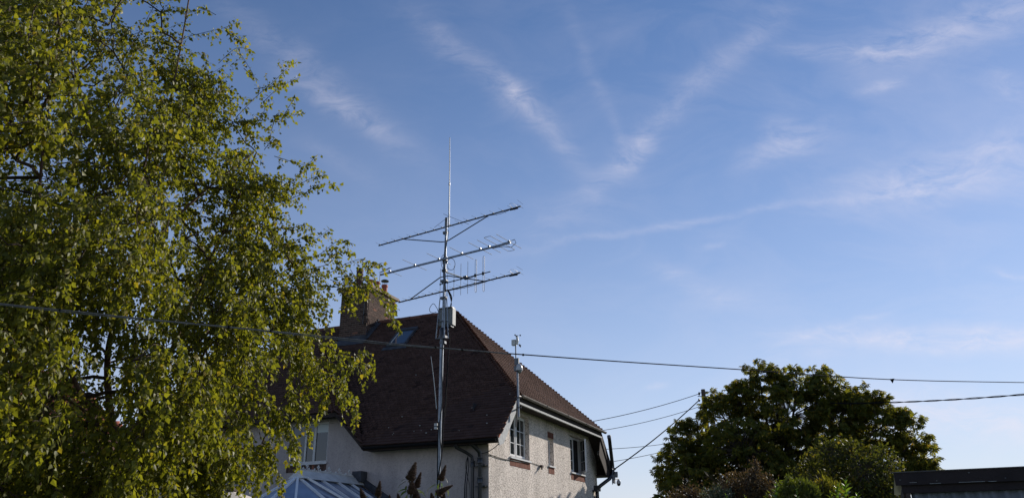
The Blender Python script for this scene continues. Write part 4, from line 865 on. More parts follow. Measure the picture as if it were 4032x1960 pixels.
for k in range(8): e = MB(); e.bar(apx-np.array((0, 0, .03)), rim[k]-np.array((0, 0, .02)), .015, .02); obj('rib', e, MT['wood'], pa)

# ================================================================== neighbour's house, far left
nh = thing('neighbour_house', 'neighbouring house with orange-red tiled roof glimpsed through the birch', 'house', (-31.0, 27.0, 0))
A1 = dist(250, 1470, 40); Z1 = A1[2]; dirn = dist(500, 1470, 40)-A1; dirn[2] = 0; dirn /= np.linalg.norm(dirn); bk = np.array((-dirn[1], dirn[0], 0))
bk = bk if bk@np.array((*A1[:2], 0)) > 0 else -bk
rA, rB = A1-dirn*5.5, A1.copy(); ez = 5.9; ef = -bk*3.2; eb_ = bk*3.2; down = np.array((0, 0, Z1-ez))
c1 = rA-dirn*0+ef-down; c2 = rB+dirn*3.3+ef-down; c3 = rB+dirn*3.3+eb_-down; c4 = rA+eb_-down
mb = MB(); mb.add([c1, c2, c3, c4, rA, rB], [(0, 1, 5, 4), (1, 2, 5), (2, 3, 4, 5), (0, 4, 3), (0, 3, 2, 1)]); nroof = obj('roof', mb, MT['deck'], nh)
NT = []
def tl2(pl, u):
    global TILES
    keep = TILES; TILES = []; g0 = globals(); tiles_on(pl, u, pl[0]); NT.extend(TILES); TILES = keep
_tw, _ga, _tl = TW, GA, TL; TW, GA, TL = .24, .22, .32
tl2([c1, c2, rB, rA], dirn); u2 = (c3-c2)/np.linalg.norm(c3-c2); tl2([c2, c3, rB], u2)
vv = np.array([tile_verts(t_) for t_ in NT]).reshape(-1, 3); ff = (np.arange(len(NT))[:, None, None]*8+BOXF[None]).reshape(-1, 4)
np_mesh('tile_courses', vv, ff, MT['redtile'], nroof, kind='stuff'); TW, GA, TL = _tw, _ga, _tl
i_ = .4; w1, w2, w3, w4 = [p+q for p, q in ((c1, bk*i_+dirn*.1), (c2, bk*i_-dirn*i_), (c3, -bk*i_-dirn*i_), (c4, -bk*i_+dirn*.1))]
mb = MB(); mb.add([np.array((*p[:2], 0)) for p in (w1, w2, w3, w4)]+[np.array((*p[:2], ez-.02)) for p in (w1, w2, w3, w4)], [(0, 1, 5, 4), (1, 2, 6, 5), (2, 3, 7, 6), (3, 0, 4, 7)]); obj('wall', mb, MT['redbrick'], nh)
for k in range(3):
    c_ = w1+(w2-w1)*(.2+.3*k)-bk*.03; mb = MB(); mb.bar(np.array((*c_[:2], 4.3)), np.array((*c_[:2], 5.3)), 1.1, .06, up=bk); wn = obj('window', mb, MT['white'], nh)
    c2_ = c_-bk*.036; mb = MB(); mb.bar(np.array((*c2_[:2], 4.4)), np.array((*c2_[:2], 5.2)), .95, .02, up=bk); obj('pane', mb, MT['glass'], wn)

# ================================================================== utility pole and wires
up_p = dist(2768, 1532, 36); PX, PY, PZ = up_p
po = thing('utility_pole', 'dark wooden utility pole rising behind the chestnut tree', 'pole', (PX, PY, 0))
mb = MB(); mb.tube([(PX, PY, 0), (PX, PY, PZ-.02), (PX, PY, PZ)], [.14, .095, .085], 12); obj('shaft', mb, MT['polewood'], po, smooth=True)
pd = lambda x, y, D=36: dist(x, y, D)
for (x0, x1, y_) in ((2772, 2788, 1541), (2772, 2789, 1549), (2747, 2790, 1559), (2750, 2764, 1545)):
    mb = MB(); mb.tube([pd(x0, y_), pd(x1, y_)], .018, 6); obj('step_bolt', mb, MT['boom'], po)
for (x_, y_) in ((2753, 1549), (2753, 1574), (2790, 1561)):
    mb = MB(); mb.ball(pd(x_, y_), .07, 8, 6, (.7, .7, 1.1)); obj('insulator', mb, MT['black'], po, smooth=True)
def span(label, a, b, sag, r, mat, group=None, n=24, name='overhead_wire'):
    a = np.array(a, float); b = np.array(b, float); pts = []
    for k in range(n+1): t_ = k/n; p = a+(b-a)*t_; p[2] -= sag*4*t_*(1-t_); pts.append(p)
    mb = MB(); mb.tube(pts, r, 6); o = obj(name, mb, MT[mat], None, smooth=True); tag(o, label, 'wire', group); return o
span('upper thin wire from the utility pole to the house behind the hip roof', pd(2753, 1549), dist(2250, 1672, 30), .12, .014, 'cable')
span('second thin wire from the utility pole running just under the highest wire', pd(2752, 1600), dist(2300, 1704, 30), .12, .012, 'cable')
span('thick black wire sloping steeply from the utility pole down to the corner camera', pd(2753, 1574), onX(2420, 1845, XE+.1), .10, .022, 'cable')
span('thin distant wire emerging from the chestnut, third down beside the house', dist(2760, 1722, 44), dist(2380, 1767, 38), .1, .014, 'cable')
span('lowest thin distant wire between the chestnut and the downpipe', dist(2760, 1735, 46), dist(2385, 1820, 38), .1, .014, 'cable')
for off in (-.014, .014):
    pass
a_ = np.array(pd(2790, 1561)); b_ = dist(4300, 1526, 26); mb = MB(); n = 220
for ph in (0, math.pi):
    pts = []
    for k in range(n+1):
        t_ = k/n; p = a_+(b_-a_)*t_; p[2] -= .35*4*t_*(1-t_); q = t_*70+ph; p = p+np.array((0, 0, .016*math.sin(q)))+np.array((0, .016*math.cos(q), 0)); pts.append(p)
    mb.tube(pts, .013, 5)
tag(obj('overhead_wire', mb, MT['cable'], None, smooth=True), 'dark twisted pair wire running right from behind the chestnut tree', 'wire')
# near telephone drop wire crossing the whole view
PA = dist(-600, 1128, 4.55)[:2]; PB = dist(4500, 1536, 13.0)[:2]; dv = PB-PA
def onplane(x, y):
    d_ = ray(x, y); nrm2 = np.array((-dv[1], dv[0])); t_ = (nrm2@(PA-CAM[:2]))/(nrm2@d_[:2]); return CAM+d_*t_
key = [(-600, 1128), (0, 1195), (300, 1226), (600, 1258), (1000, 1296), (1400, 1336), (1600, 1357), (1850, 1378), (2000, 1391)]
key2 = [(2000, 1391), (2400, 1420), (2900, 1453), (3500, 1493), (4032, 1505), (4500, 1512)]
nw = thing('telephone_wire', 'nearest overhead wire, crossing in front of the birch, roof and mast', 'wire', tuple(onplane(2000, 1391)))
cable('thick_cable', [onplane(x, y) for x, y in key], .0034, 'gcable', parent=nw)
cable('thick_cable', [onplane(x, y+4+3*math.sin(x/170.)) for x, y in key], .0034, 'gcable', parent=nw)
cable('thin_cable', [onplane(x, y) for x, y in key2], .0045, 'cable', parent=nw)
mb = MB()
for x, y in ((1820, 1376), (2060, 1396), (1715, 1366)): mb.ball(onplane(x, y), .009, 8, 6)
for x, y in ((235, 1220), (560, 1254), (900, 1287), (1065, 1303)): mb.tube([onplane(x-3, y), onplane(x+3, y)], .009, 6)
obj('cable_ties', mb, MT['cable'], nw)
mb = MB(); p = onplane(3514, 1494); mb.add([p+np.array((-.025, 0, .01)), p+np.array((.02, 0, .01)), p+np.array((-.004, 0, -.035)), p+np.array((-.02, .02, .01))], [(0, 1, 2), (0, 2, 3), (1, 3, 2), (0, 3, 1)]); obj('cable_tag', mb, MT['cable'], nw)

# ================================================================== shed at the right edge
sx = lambda x, y, D=6.4: dist(x, y, D)
s0 = sx(3518, 1861); s1 = dist(4400, 1846, 6.55); s1[2] = s0[2]+.0
ds = s1-s0; ds /= np.linalg.norm(ds); sn = np.array((-ds[1], ds[0], 0)); ztop = s0[2]
sh = thing('garden_shed', 'flat roofed garden shed with dark timber fascia over corrugated sheet walls', 'shed', (s0[0], s0[1], 0))
def sbx(mb, u0, u1, d0, d1, z0, z1):
    P = [s0+ds*u+sn*d_ for d_ in (d0, d1) for u in (u0, u1)]; v = [np.array((p[0], p[1], zz)) for zz in (z0, z1) for p in (P[0], P[1], P[3], P[2])]
    mb.add(v, [(0, 3, 2, 1), (4, 5, 6, 7), (0, 1, 5, 4), (1, 2, 6, 5), (2, 3, 7, 6), (3, 0, 4, 7)])
mb = MB(); sbx(mb, 0, 3.0, 0, .025, ztop-.086, ztop); obj('fascia_board', mb, MT['fascia'], sh)
mb = MB(); sbx(mb, .035, 3.0, .027, .06, ztop-.140, ztop-.080); obj('lower_board', mb, MT['fascia'], sh)
mb = MB(); sbx(mb, -.0, 3.0, .026, 2.4, ztop-.03, ztop-.004); obj('roof', mb, MT['black'], sh)
mb = MB(); sbx(mb, -.012, 3.0, -.008, .03, ztop+.0005, ztop+.007); obj('felt_edge', mb, MT['black'], sh)
mb = MB()
for k in range(14): sbx(mb, .05+k*.21+rnd.uniform(-.02, .02), .056+k*.21+.004, -.002, .001, ztop-.022-.045*(k % 2), ztop-.017-.045*(k % 2))
obj('nail_heads', mb, MT['dullsteel'], sh)
mb = MB()
for u_, z_, l_ in ((.09, -.071, .05), (.22, -.083, .07), (.40, -.082, .16), (.58, -.084, .05), (.03, -.05, .008), (.9, -.083, .2)): sbx(mb, u_, u_+l_, -.0015, .001, ztop+z_, ztop+z_+.0022)
obj('worn_edge', mb, MT['greyboard'], sh)
mb = MB(); sbx(mb, .055, .085, .03, .08, 0, ztop-.14); obj('corner_post', mb, MT['wood'], sh)
mb = MB(); sbx(mb, .04, .055, .05, 2.3, 0, ztop-.08); obj('side_wall', mb, MT['wood'], sh)
vs = []; n = 240; u1 = 2.95
for i in range(n+1):
    u = .09+(u1-.09)*i/n; dd = .075+.012*math.cos(u/.080*2*math.pi); p = s0+ds*u+sn*dd; vs.append((p[0], p[1], 0)); vs.append((p[0], p[1], ztop-.118))
mb = MB(); mb.add(vs, [(2*i, 2*i+2, 2*i+3, 2*i+1) for i in range(n)]); obj('corrugated_wall', mb, MT['corr'], sh, smooth=True, fix=False)

# ================================================================== foliage builders
def leaf_template(asp=.42, fold=.18, wide=.32, curl=.08):
    # verts: base, left, right, mid, tip   (length 1 along +y, normal +z)
    return np.array([(0, 0, 0), (-asp, wide, fold*.6), (asp, wide, fold*.6), (0, .5, -.02), (0, 1, -curl)]), np.array([(0, 3, 1), (0, 2, 3), (1, 3, 4), (3, 2, 4)])
def leaves(name, pos, dirs, size, mat, parent, kind=None, tmpl=None, roll=None, build=True):
    """pos (n,3), dirs (n,3) leaf axis"""
    T, F = tmpl or leaf_template(); n = len(pos)
    y = dirs/np.linalg.norm(dirs, axis=1, keepdims=True); r_ = rng.normal(size=(n, 3)) if roll is None else roll
    x = np.cross(y, r_); x /= np.linalg.norm(x, axis=1, keepdims=True)+1e-9; z_ = np.cross(x, y)
    sz = np.asarray(size).reshape(-1, 1, 1)
    V = pos[:, None, :]+sz*(T[None, :, 0:1]*x[:, None, :]+T[None, :, 1:2]*y[:, None, :]+T[None, :, 2:3]*z_[:, None, :])
    FF = (np.arange(n)[:, None, None]*len(T)+F[None]).reshape(-1, 3)
    o = np_mesh(name, V.reshape(-1, 3), FF, mat, parent, kind); return o
def leaf_objs(name, pos, dirs, size, mat, parent, tmpl=None):
    T, F = tmpl or leaf_template(); me = mesh_of(name, T, [tuple(f) for f in F], mat)
    for p, d_, s_ in zip(pos, dirs, size):
        y = Vector(d_).normalized(); x = y.cross(Vector(rng.normal(size=3))).normalized(); z_ = x.cross(y)
        o = place(name, me, parent, loc=p); o.rotation_euler = Matrix((x, y, z_)).transposed().to_euler(); o.scale = (s_,)*3
def seg_tubes(name, segs, mat, parent, n=4, kind=None):
    """segs: list of (points (k,3), radii) ; joined tubes"""
    mb = MB()
    for pts, rs in segs: mb.tube(pts, rs, n, caps=False)
    return obj(name, mb, mat, parent, kind=kind, smooth=False, fix=False)
def project(P):
    v = P-CAM; zz = v@fwd; return np.stack([CX+FPX*(v@rgt)/zz, CY-FPX*(v@upv)/zz], axis=-1)

# ------------------------------------------------------------------ birch
OUT = [(-600, -520), (820, -520), (700, -150), (640, 20), (700, 160), (760, 290), (860, 300), (890, 360), (840, 430), (830, 480), (950, 460), (990, 530), (950, 620), (1040, 680), (1110, 740), (1080, 820),
       (1030, 880), (1120, 950), (1150, 1020), (1210, 1070), (1220, 1140), (1190, 1240), (1170, 1320), (1180, 1390), (1200, 1470), (1150, 1550), (1090, 1640), (1050, 1740), (990, 1820), (900, 1850), (780, 1990), (-600, 2500)]
HOLES = [([(360, 1270), (430, 1235), (490, 1290), (520, 1420), (500, 1560), (500, 1650), (455, 1640), (400, 1560), (345, 1500), (320, 1380)], .10),
         ([(190, 1300), (330, 1300), (400, 1500), (330, 1560), (240, 1440)], .6), ([(250, 1480), (440, 1500), (470, 1690), (320, 1720), (240, 1640)], .45),
         ([(560, 1480), (690, 1440), (740, 1530), (640, 1570)], .6), ([(480, 1540), (560, 1560), (560, 1640), (480, 1640)], .2), ([(640, 750), (790, 700), (820, 780), (700, 830)], .5),
         ([(320, 1740), (520, 1740), (520, 1830), (340, 1840)], .30), ([(480, 380), (580, 360), (600, 470), (520, 500)], .5), ([(850, 500), (950, 480), (960, 560), (880, 570)], .5),
         ([(180, -600), (620, -600), (600, 110), (430, 120), (330, 60), (250, 10)], .22)]
def edge_dist(p, poly):
    best = 1e9
    for i in range(len(poly)):
        a = np.array(poly[i], float); b = np.array(poly[(i+1) % len(poly)], float); t_ = np.clip(((p-a)@(b-a))/((b-a)@(b-a)), 0, 1); best = min(best, np.linalg.norm(p-a-t_*(b-a)))
    return best
def dcen(x): return 7.1+1.3*np.clip(x, -600, 1500)/1400
bt = thing('birch_tree', 'tall birch tree with drooping small-leaved branches filling the left side', 'tree', tuple(dist(500, 2700, 8.2)*np.array((1, 1, 0))))
bb = WLOC[bt.name]
limbs = [[bb, dist(470, 2200, 8.1), dist(455, 1800, 8.0), dist(428, 1560, 7.9), dist(424, 1400, 7.8), dist(450, 1260, 7.8), dist(500, 1080, 7.8), dist(560, 850, 7.8), dist(640, 520, 7.8), dist(700, 250, 7.7), dist(760, -100, 7.7)],
         [dist(460, 1850, 8.0), dist(540, 1680, 8.2), dist(620, 1500, 8.3), dist(700, 1320, 8.3), dist(800, 1080, 8.2), dist(920, 820, 8.1), dist(1010, 600, 8.0)],
         [dist(455, 1800, 8.0), dist(380, 1650, 7.4), dist(250, 1400, 7.0), dist(150, 1000, 6.8), dist(180, 500, 6.8), dist(250, 50, 6.8)],
         [dist(500, 1080, 7.8), dist(650, 900, 7.6), dist(820, 740, 7.6), dist(1000, 600, 7.7)],
         [dist(620, 1500, 8.3), dist(800, 1330, 8.0), dist(1000, 1150, 7.9), dist(1180, 1030, 8.0)],
         [dist(700, 1320, 8.3), dist(900, 1300, 8.6), dist(1100, 1320, 8.6), dist(1250, 1420, 8.5)],
         [dist(560, 850, 7.8), dist(420, 650, 8.2), dist(300, 300, 8.4), dist(200, -100, 8.5)],
         [dist(150, 1000, 6.8), dist(-60, 800, 6.4), dist(-250, 500, 6.2)], [dist(380, 1650, 7.4), dist(150, 1500, 6.5), dist(-100, 1450, 6.0), dist(-300, 1500, 5.8)]]
LR = [(.050, .008), (.030, .007), (.026, .006), (.016, .006), (.016, .006), (.016, .006), (.018, .006), (.014, .006), (.014, .006)]
def smooth_path(P, sub=5):
    P = [np.array(p, float) for p in P]; out = []
    for i in range(len(P)-1):
        p0, p1, p2, p3 = P[max(i-1, 0)], P[i], P[i+1], P[min(i+2, len(P)-1)]
        for k in range(sub):
            t = k/sub; out.append(.5*((2*p1)+(-p0+p2)*t+(2*p0-5*p1+4*p2-p3)*t*t+(-p0+3*p1-3*p2+p3)*t**3))
    out.append(P[-1]); return np.array(out)
nodes = []; nrad = []
for k_, (P, (ra, rb)) in enumerate(zip(limbs, LR)):
    S = smooth_path(P); rs = list(np.linspace(ra, rb, len(S)))
    if k_ == 0: rs = [max(ra*(1-(i/len(S))**.8), rb) for i in range(len(S))]; rs[0] = .11
    mb = MB(); mb.tube(S, rs, 10); obj('trunk' if k_ == 0 else 'limb', mb, MT['bark'], bt, smooth=True)
    for p in S:
        if p[2] > 2.2: nodes.append(p)
# cloud of branch nodes filling the crown
cand = []
tries = 0
while len(cand) < 4400 and tries < 200000:
    tries += 1
    x = rnd.uniform(-600, 1450); y = rnd.uniform(-500, 2150)
    if not inpoly((x, y), OUT): continue
    if (x < -150 or y < -200 or y > 2050) and rnd.random() > .45: continue
    q = 1.0
    for pl, w_ in HOLES:
        if inpoly((x, y), pl): q = min(q, w_)
    if rnd.random() > q: continue
    e = edge_dist(np.array((x, y)), OUT); th = min(1.75, .25+.0042*e)
    # clumps: leave some of the volume empty
    D = dcen(x)+rnd.uniform(-1, 1)*th
    if math.sin(x*.012+D*2.1)+math.sin(y*.011-D*1.7+1.3)+math.sin((x+y)*.006+D) < -0.45 and e > 20: continue
    cand.append(dist(x, y, D))
cand = np.array(cand)
nodes = np.array(nodes); nl = len(nodes)
root = dist(480, 1600, 8.0)
order_ = np.argsort(np.linalg.norm(cand-root, axis=1))
par = [-1]*nl; NP_ = list(nodes); arr = np.zeros((nl+len(cand), 3)); arr[:nl] = nodes; cnt_ = nl
rd = np.zeros(nl+len(cand)); rd[:nl] = np.linalg.norm(nodes-root, axis=1)*.75
for i in order_:
    p = cand[i]; dd_ = np.linalg.norm(arr[:cnt_]-p, axis=1)+.25*rd[:cnt_]; j = int(np.argmin(dd_))
    arr[cnt_] = p; par.append(j); rd[cnt_] = rd[j]+np.linalg.norm(arr[j]-p); cnt_ += 1
load = np.ones(cnt_)
for i in range(cnt_-1, nl-1, -1): load[par[i]] += load[i]
segs = []
for i in range(nl, cnt_):
    a, b = arr[par[i]], arr[i]; r0_ = min(.0022*math.sqrt(load[i])+.0012, .016); m_ = (a+b)/2+rng.normal(size=3)*.03*np.linalg.norm(b-a)+np.array((0, 0, .05))*np.linalg.norm(b-a)
    segs.append(([a, m_, b], [r0_*1.05, r0_*1.0, r0_*.85]))
# leafy twigs: outward, then drooping
lp, ld, tw = [], [], []
ctr_ax = np.array(dist(500, 900, 7.8))
def twig(start, dr, ln, droop, spacing=.021, rr=.0012):
    k = max(4, int(ln/.045)); p = np.array(start, float); dcur = dr/np.linalg.norm(dr); pts = [p.copy()]
    for i in range(k):
        dcur = dcur+np.array((0, 0, -droop*.9/k*2))+rng.normal(size=3)*.10; dcur /= np.linalg.norm(dcur); q = p+dcur*ln/k
        m_ = max(1, int(round(ln/k/spacing)))
        for j in range(m_):
            b_ = p+(q-p)*(j+.5)/m_; sd_ = np.cross(dcur, rng.normal(size=3)); sd_ /= np.linalg.norm(sd_)+1e-9
            o_ = b_+sd_*rnd.uniform(.006, .016)
            lp.append(o_); ld.append(sd_*rnd.uniform(.4, 1.0)+dcur*.35+np.array((0, 0, -rnd.uniform(.35, 1.3))))
        p = q; pts.append(p.copy())
    tw.append((pts, list(np.linspace(rr*1.3, rr*.6, len(pts)))))
for i in range(nl, cnt_):
    p = arr[i]; inn = project(p[None])[0]
    if load[i] > 60 and rnd.random() < .5: continue
    outw = p-ctr_ax; outw[2] *= .5; outw /= np.linalg.norm(outw)+1e-6
    n_ = 2 if rnd.random() < .75 else 1
    for q in range(n_):
        low = (inn[1] > 900); twig(p, outw*.6+rng.normal(size=3)*.55+np.array((0, 0, .15)), rnd.uniform(.20, .42)*(1.15 if low else .9), rnd.uniform(.9, 1.9) if low else rnd.uniform(.3, 1.2), .0145)
# explicit sprays at the outline
SPR = [[(485, 230), (560, 110), (618, 0), (640, -60)], [(590, 230), (700, 160), (800, 130), (884, 110), (945, 82)], [(884, 110), (925, 140), (955, 168)], [(602, 446), (700, 400), (820, 300), (908, 243)],
       [(930, 462), (1010, 380), (1080, 320), (1130, 270), (1172, 243)], [(1060, 560), (1090, 450), (1140, 455), (1205, 445)], [(1075, 455), (1100, 480), (1150, 400), (1160, 388)], [(1040, 400), (1100, 345), (1180, 305)], [(1000, 350), (1080, 340), (1125, 335)],
       [(1080, 800), (1160, 740), (1230, 700), (1290, 688)], [(1108, 796), (1200, 760), (1260, 725), (1345, 737)], [(1080, 615), (1160, 640), (1230, 660), (1285, 690)], [(1110, 900), (1160, 895), (1200, 885), (1245, 915)], [(1040, 590), (1080, 545), (1098, 578)],
       [(1180, 1030), (1260, 1000), (1330, 950), (1392, 960)], [(1200, 1060), (1290, 1040), (1350, 985), (1375, 1010)], [(1260, 1100), (1340, 1050), (1420, 1020), (1470, 1040), (1508, 1035)], [(1420, 1022), (1470, 1080), (1490, 1130), (1545, 1190), (1552, 1250), (1572, 1300)],
       [(1350, 1060), (1390, 1120), (1400, 1180)], [(1440, 1030), (1450, 1100), (1440, 1140)], [(1300, 1100), (1360, 1130), (1380, 1200)], [(1200, 1390), (1290, 1420), (1350, 1440), (1430, 1430), (1440, 1475)], [(1250, 1400), (1340, 1390), (1400, 1400), (1440, 1380)],
       [(1130, 1450), (1220, 1460), (1300, 1500), (1370, 1540), (1400, 1600), (1408, 1645)], [(1200, 1460), (1260, 1500), (1280, 1560), (1278, 1610)], [(1330, 1520), (1350, 1560), (1350, 1600)], [(1120, 1560), (1170, 1600), (1200, 1640), (1220, 1700)],
       [(1090, 1600), (1130, 1680), (1160, 1760), (1165, 1800)], [(1020, 1700), (1060, 1800), (1100, 1880), (1110, 1950)], [(940, 1700), (980, 1800), (1010, 1900), (1015, 1950)], [(1000, 1600), (1080, 1620), (1140, 1690), (1180, 1760)], [(320, 10), (380, -40), (360, 25)], [(200, 60), (280, 40), (340, 90)], [(300, 120), (350, 90), (385, 130)],
       [(600, 20), (560, -20), (470, 10), (462, 30)], [(850, 60), (800, 40), (720, 60)], [(960, 270), (1000, 300), (940, 200)], [(1160, 1180), (1210, 1280), (1200, 1350)], [(1240, 1180), (1290, 1260), (1300, 1350)], [(1280, 1000), (1330, 1010), (1340, 1080)]]
SPR += [[(1330, 1090), (1420, 1090), (1480, 1150), (1520, 1200), (1530, 1240)], [(1260, 1130), (1330, 1130), (1372, 1180), (1385, 1240)], [(1380, 1060), (1420, 1130), (1450, 1180)], [(1180, 1420), (1260, 1450), (1330, 1490), (1370, 1500)], [(1240, 1350), (1330, 1380), (1390, 1430)], [(1100, 740), (1170, 700), (1220, 640), (1240, 620)], [(860, 250), (930, 190), (990, 200)], [(1000, 500), (1040, 440), (1030, 380)], [(1200, 980), (1260, 930), (1300, 900)], [(1150, 960), (1200, 930), (1230, 950)]]
for sp in SPR:
    D = 8.0+rnd.uniform(-.35, .35); S = smooth_path([dist(x, y, D+.1*i*rnd.uniform(-1, 1)) for i, (x, y) in enumerate(sp)], 5)
    tw.append((list(S), list(np.linspace(.0045, .0015, len(S)))))
    for k in range(2, len(S)):
        p = S[k]; dr = S[k]-S[k-1]; dr /= np.linalg.norm(dr)
        for j in range(3 if k < len(S)-1 else 3):
            b_ = S[k-1]+(S[k]-S[k-1])*(j+.5)/3; sd_ = np.cross(dr, rng.normal(size=3)); sd_ /= np.linalg.norm(sd_); lp.append(b_+sd_*.012); ld.append(sd_*.8+dr*.3+np.array((0, 0, -rnd.uniform(.2, 1.0))))
        if sp[0][1] > 1330 and k % 2 == 1 and rnd.random() < .8: twig(p, dr*.5+rng.normal(size=3)*.4, rnd.uniform(.10, .26), rnd.uniform(1.5, 2.6), .02)
        if k % 2 == 0 and k < len(S)-2:
            sd_ = np.cross(dr, rng.normal(size=3)); sd_ /= np.linalg.norm(sd_); twig(p, dr*.7+sd_*.8, rnd.uniform(.08, .2), rnd.uniform(.2, 1.2), .025)
lp = np.array(lp); ld = np.array(ld); ls = rng.uniform(.027, .055, len(lp))*np.where(rng.random(len(lp)) < .06, 1.25, 1.0)
print('birch leaves', len(lp), 'nodes', cnt_)
pr = project(lp); inside = (pr[:, 0] > 20) & (pr[:, 0] < 1650) & (pr[:, 1] > 20) & (pr[:, 1] < 1940)
dcam = np.linalg.norm(lp-CAM, axis=1); big = np.where(inside, ls/dcam, 0); o_ = np.argsort(-big); nr = o_[:300]; rs_ = o_[300:]
crown = leaves('crown', lp[rs_], ld[rs_], ls[rs_], MT['birch'], bt, kind='stuff', tmpl=leaf_template(.40, .22, .33))
leaf_objs('leaf', lp[nr], ld[nr], ls[nr], MT['birch'], bt, leaf_template(.40, .22, .33))
seg_tubes('branches', segs, MT['twig'], bt, 4, kind='stuff')
seg_tubes('twigs', tw, MT['twig'], bt, 3, kind='stuff')

# ------------------------------------------------------------------ chestnut tree (leaves as fans of leaflets)
def palmate():
    T, F = [], []
    for k, a in enumerate((-108, -66, -32, 0, 32, 66, 108)):
        l_ = (.62, .85, .97, 1.0, .97, .85, .62)[k]; ca, sa = math.sin(R(a)), math.cos(R(a)); i = len(T)
        for (u, v, w_) in ((0, 0, 0), (-.175, .68, -.22), (0, .62, -.12), (.175, .68, -.22), (0, 1, -.55)):
            T.append(((ca*v+sa*u)*l_, (sa*v-ca*u)*l_, w_*l_))
        F += [(i, i+2, i+1), (i, i+3, i+2), (i+1, i+2, i+4), (i+2, i+3, i+4)]
    return np.array(T), np.array(F)
PALM = palmate()
def blob_tree(name, label, blobs, D0, base_xy, trunk_r, nper, size, mat, tmpl, spread=1.0, depth=1.0, seed=3, cat='tree', bark='darkbark', dirmode='palm', shell=.55, own=0, group=None, thick=1.0):
    r = np.random.default_rng(seed); P, Dd = [], []; segs_ = []
    bx = np.array(base_xy, float); t = thing(name, label, cat, (bx[0], bx[1], 0), group); zt = 1.0
    cs_ = []
    for (x, y, rp, dd) in blobs:
        c = dist(x, y, D0+dd); rm = rp/FPX*np.linalg.norm(c-CAM)*.97; cs_.append((c, rm))
    top = max(c[2] for c, _ in cs_); fork = np.array((bx[0], bx[1], top*.28))
    mb = MB(); mb.tube([(bx[0], bx[1], 0), (bx[0]+.05, bx[1], fork[2]*.5), fork, (bx[0], bx[1], top*.75)], [trunk_r*1.3, trunk_r, trunk_r*.85, trunk_r*.3], 10); obj('trunk', mb, MT[bark], t, smooth=True)
    for c, rm in cs_:
        a = fork+(np.array((bx[0], bx[1], top*.75))-fork)*r.uniform(0, .7); m_ = (a+c)/2+np.array((0, 0, -.1*np.linalg.norm(c-a)))
        mb = MB(); mb.tube(smooth_path([a, m_, c], 4), np.linspace(trunk_r*.35, trunk_r*.06, 9), 7); obj('limb', mb, MT[bark], t, smooth=True)
        n = int(nper*rm*rm)
        if dirmode == 'palm':
            # leaves sit in tufts at the branch tips
            nc = max(4, n//8); v = r.normal(size=(nc, 3)); v /= np.linalg.norm(v, axis=1, keepdims=True); rad = rm*(.55+.5*r.random(nc)**.7)
            cc = c+v*rad[:, None]*np.array((1, depth, .9)); w_ = r.normal(size=(nc, 8, 3)); w_ /= np.linalg.norm(w_, axis=2, keepdims=True)
            w_[:, :, 2] = w_[:, :, 2]*.6; p = (cc[:, None, :]+w_*.16*(.6+.6*r.random((nc, 8, 1)))).reshape(-1, 3); v = (w_*.9+v[:, None, :]*.5).reshape(-1, 3); n = len(p)
        else:
            v = r.normal(size=(n, 3)); v /= np.linalg.norm(v, axis=1, keepdims=True); rad = rm*(shell+(1-shell)*r.random(n)**.5)*(1+.13*np.sin(v[:, 0]*7+c[0])*np.sin(v[:, 2]*6+c[1]))*(1+.5*r.random(n)**5)
            p = c+v*rad[:, None]*np.array((1, depth, .9))
        P.append(p)
        if dirmode == 'palm': d_ = v*np.array((1, 1, .25))+r.normal(size=(n, 3))*.45+np.array((0, 0, -.12))
        else: d_ = r.normal(size=(n, 3))+v*.5+np.array((0, 0, -.3))
        Dd.append(d_)
        for k in range(0, n, 5): segs_.append(([c+(p[k]-c)*.25, c+(p[k]-c)*.7+np.array((0, 0, .03*rm)), p[k]], [.014*thick, .009*thick, .004*thick]))
    P = np.concatenate(P); Dd = np.concatenate(Dd); S_ = r.uniform(size[0], size[1], len(P)); roll = None
    if dirmode == 'palm':
        # leaf blades face upward: make z of the leaf close to world up
        y = Dd/np.linalg.norm(Dd, axis=1, keepdims=True); z_ = np.array((0, 0, 1.0))+r.normal(size=(len(P), 3))*.6; roll = -z_ ; x = np.cross(y, roll)
        roll = np.where((np.cross(x, y)[:, 2] < 0)[:, None], -roll, roll)
    dc = np.linalg.norm(P-CAM, axis=1)-1.5*(P@np.array((0, 0, 1.0)))*.1; idx = np.argsort(dc); na, nb_ = idx[:own], idx[own:]
    leaves('crown', P[nb_], Dd[nb_], S_[nb_], MT[mat], t, kind='stuff', tmpl=tmpl, roll=None if roll is None else roll[nb_])
    if own:
        T, F = tmpl; me = mesh_of('leaf', T, [tuple(f) for f in F], MT[mat])
        for i in na:
            y = Vector(Dd[i]).normalized(); rl = Vector(roll[i]) if roll is not None else Vector(r.normal(size=3)); x = y.cross(rl).normalized(); z2 = x.cross(y)
            o = place('leaf', me, t, loc=P[i]); o.rotation_euler = Matrix((x, y, z2)).transposed().to_euler(); o.scale = (float(S_[i]),)*3
    seg_tubes('branches', segs_, MT[bark], t, 3, kind='stuff')
    print(name, 'leaves', len(P)); return t
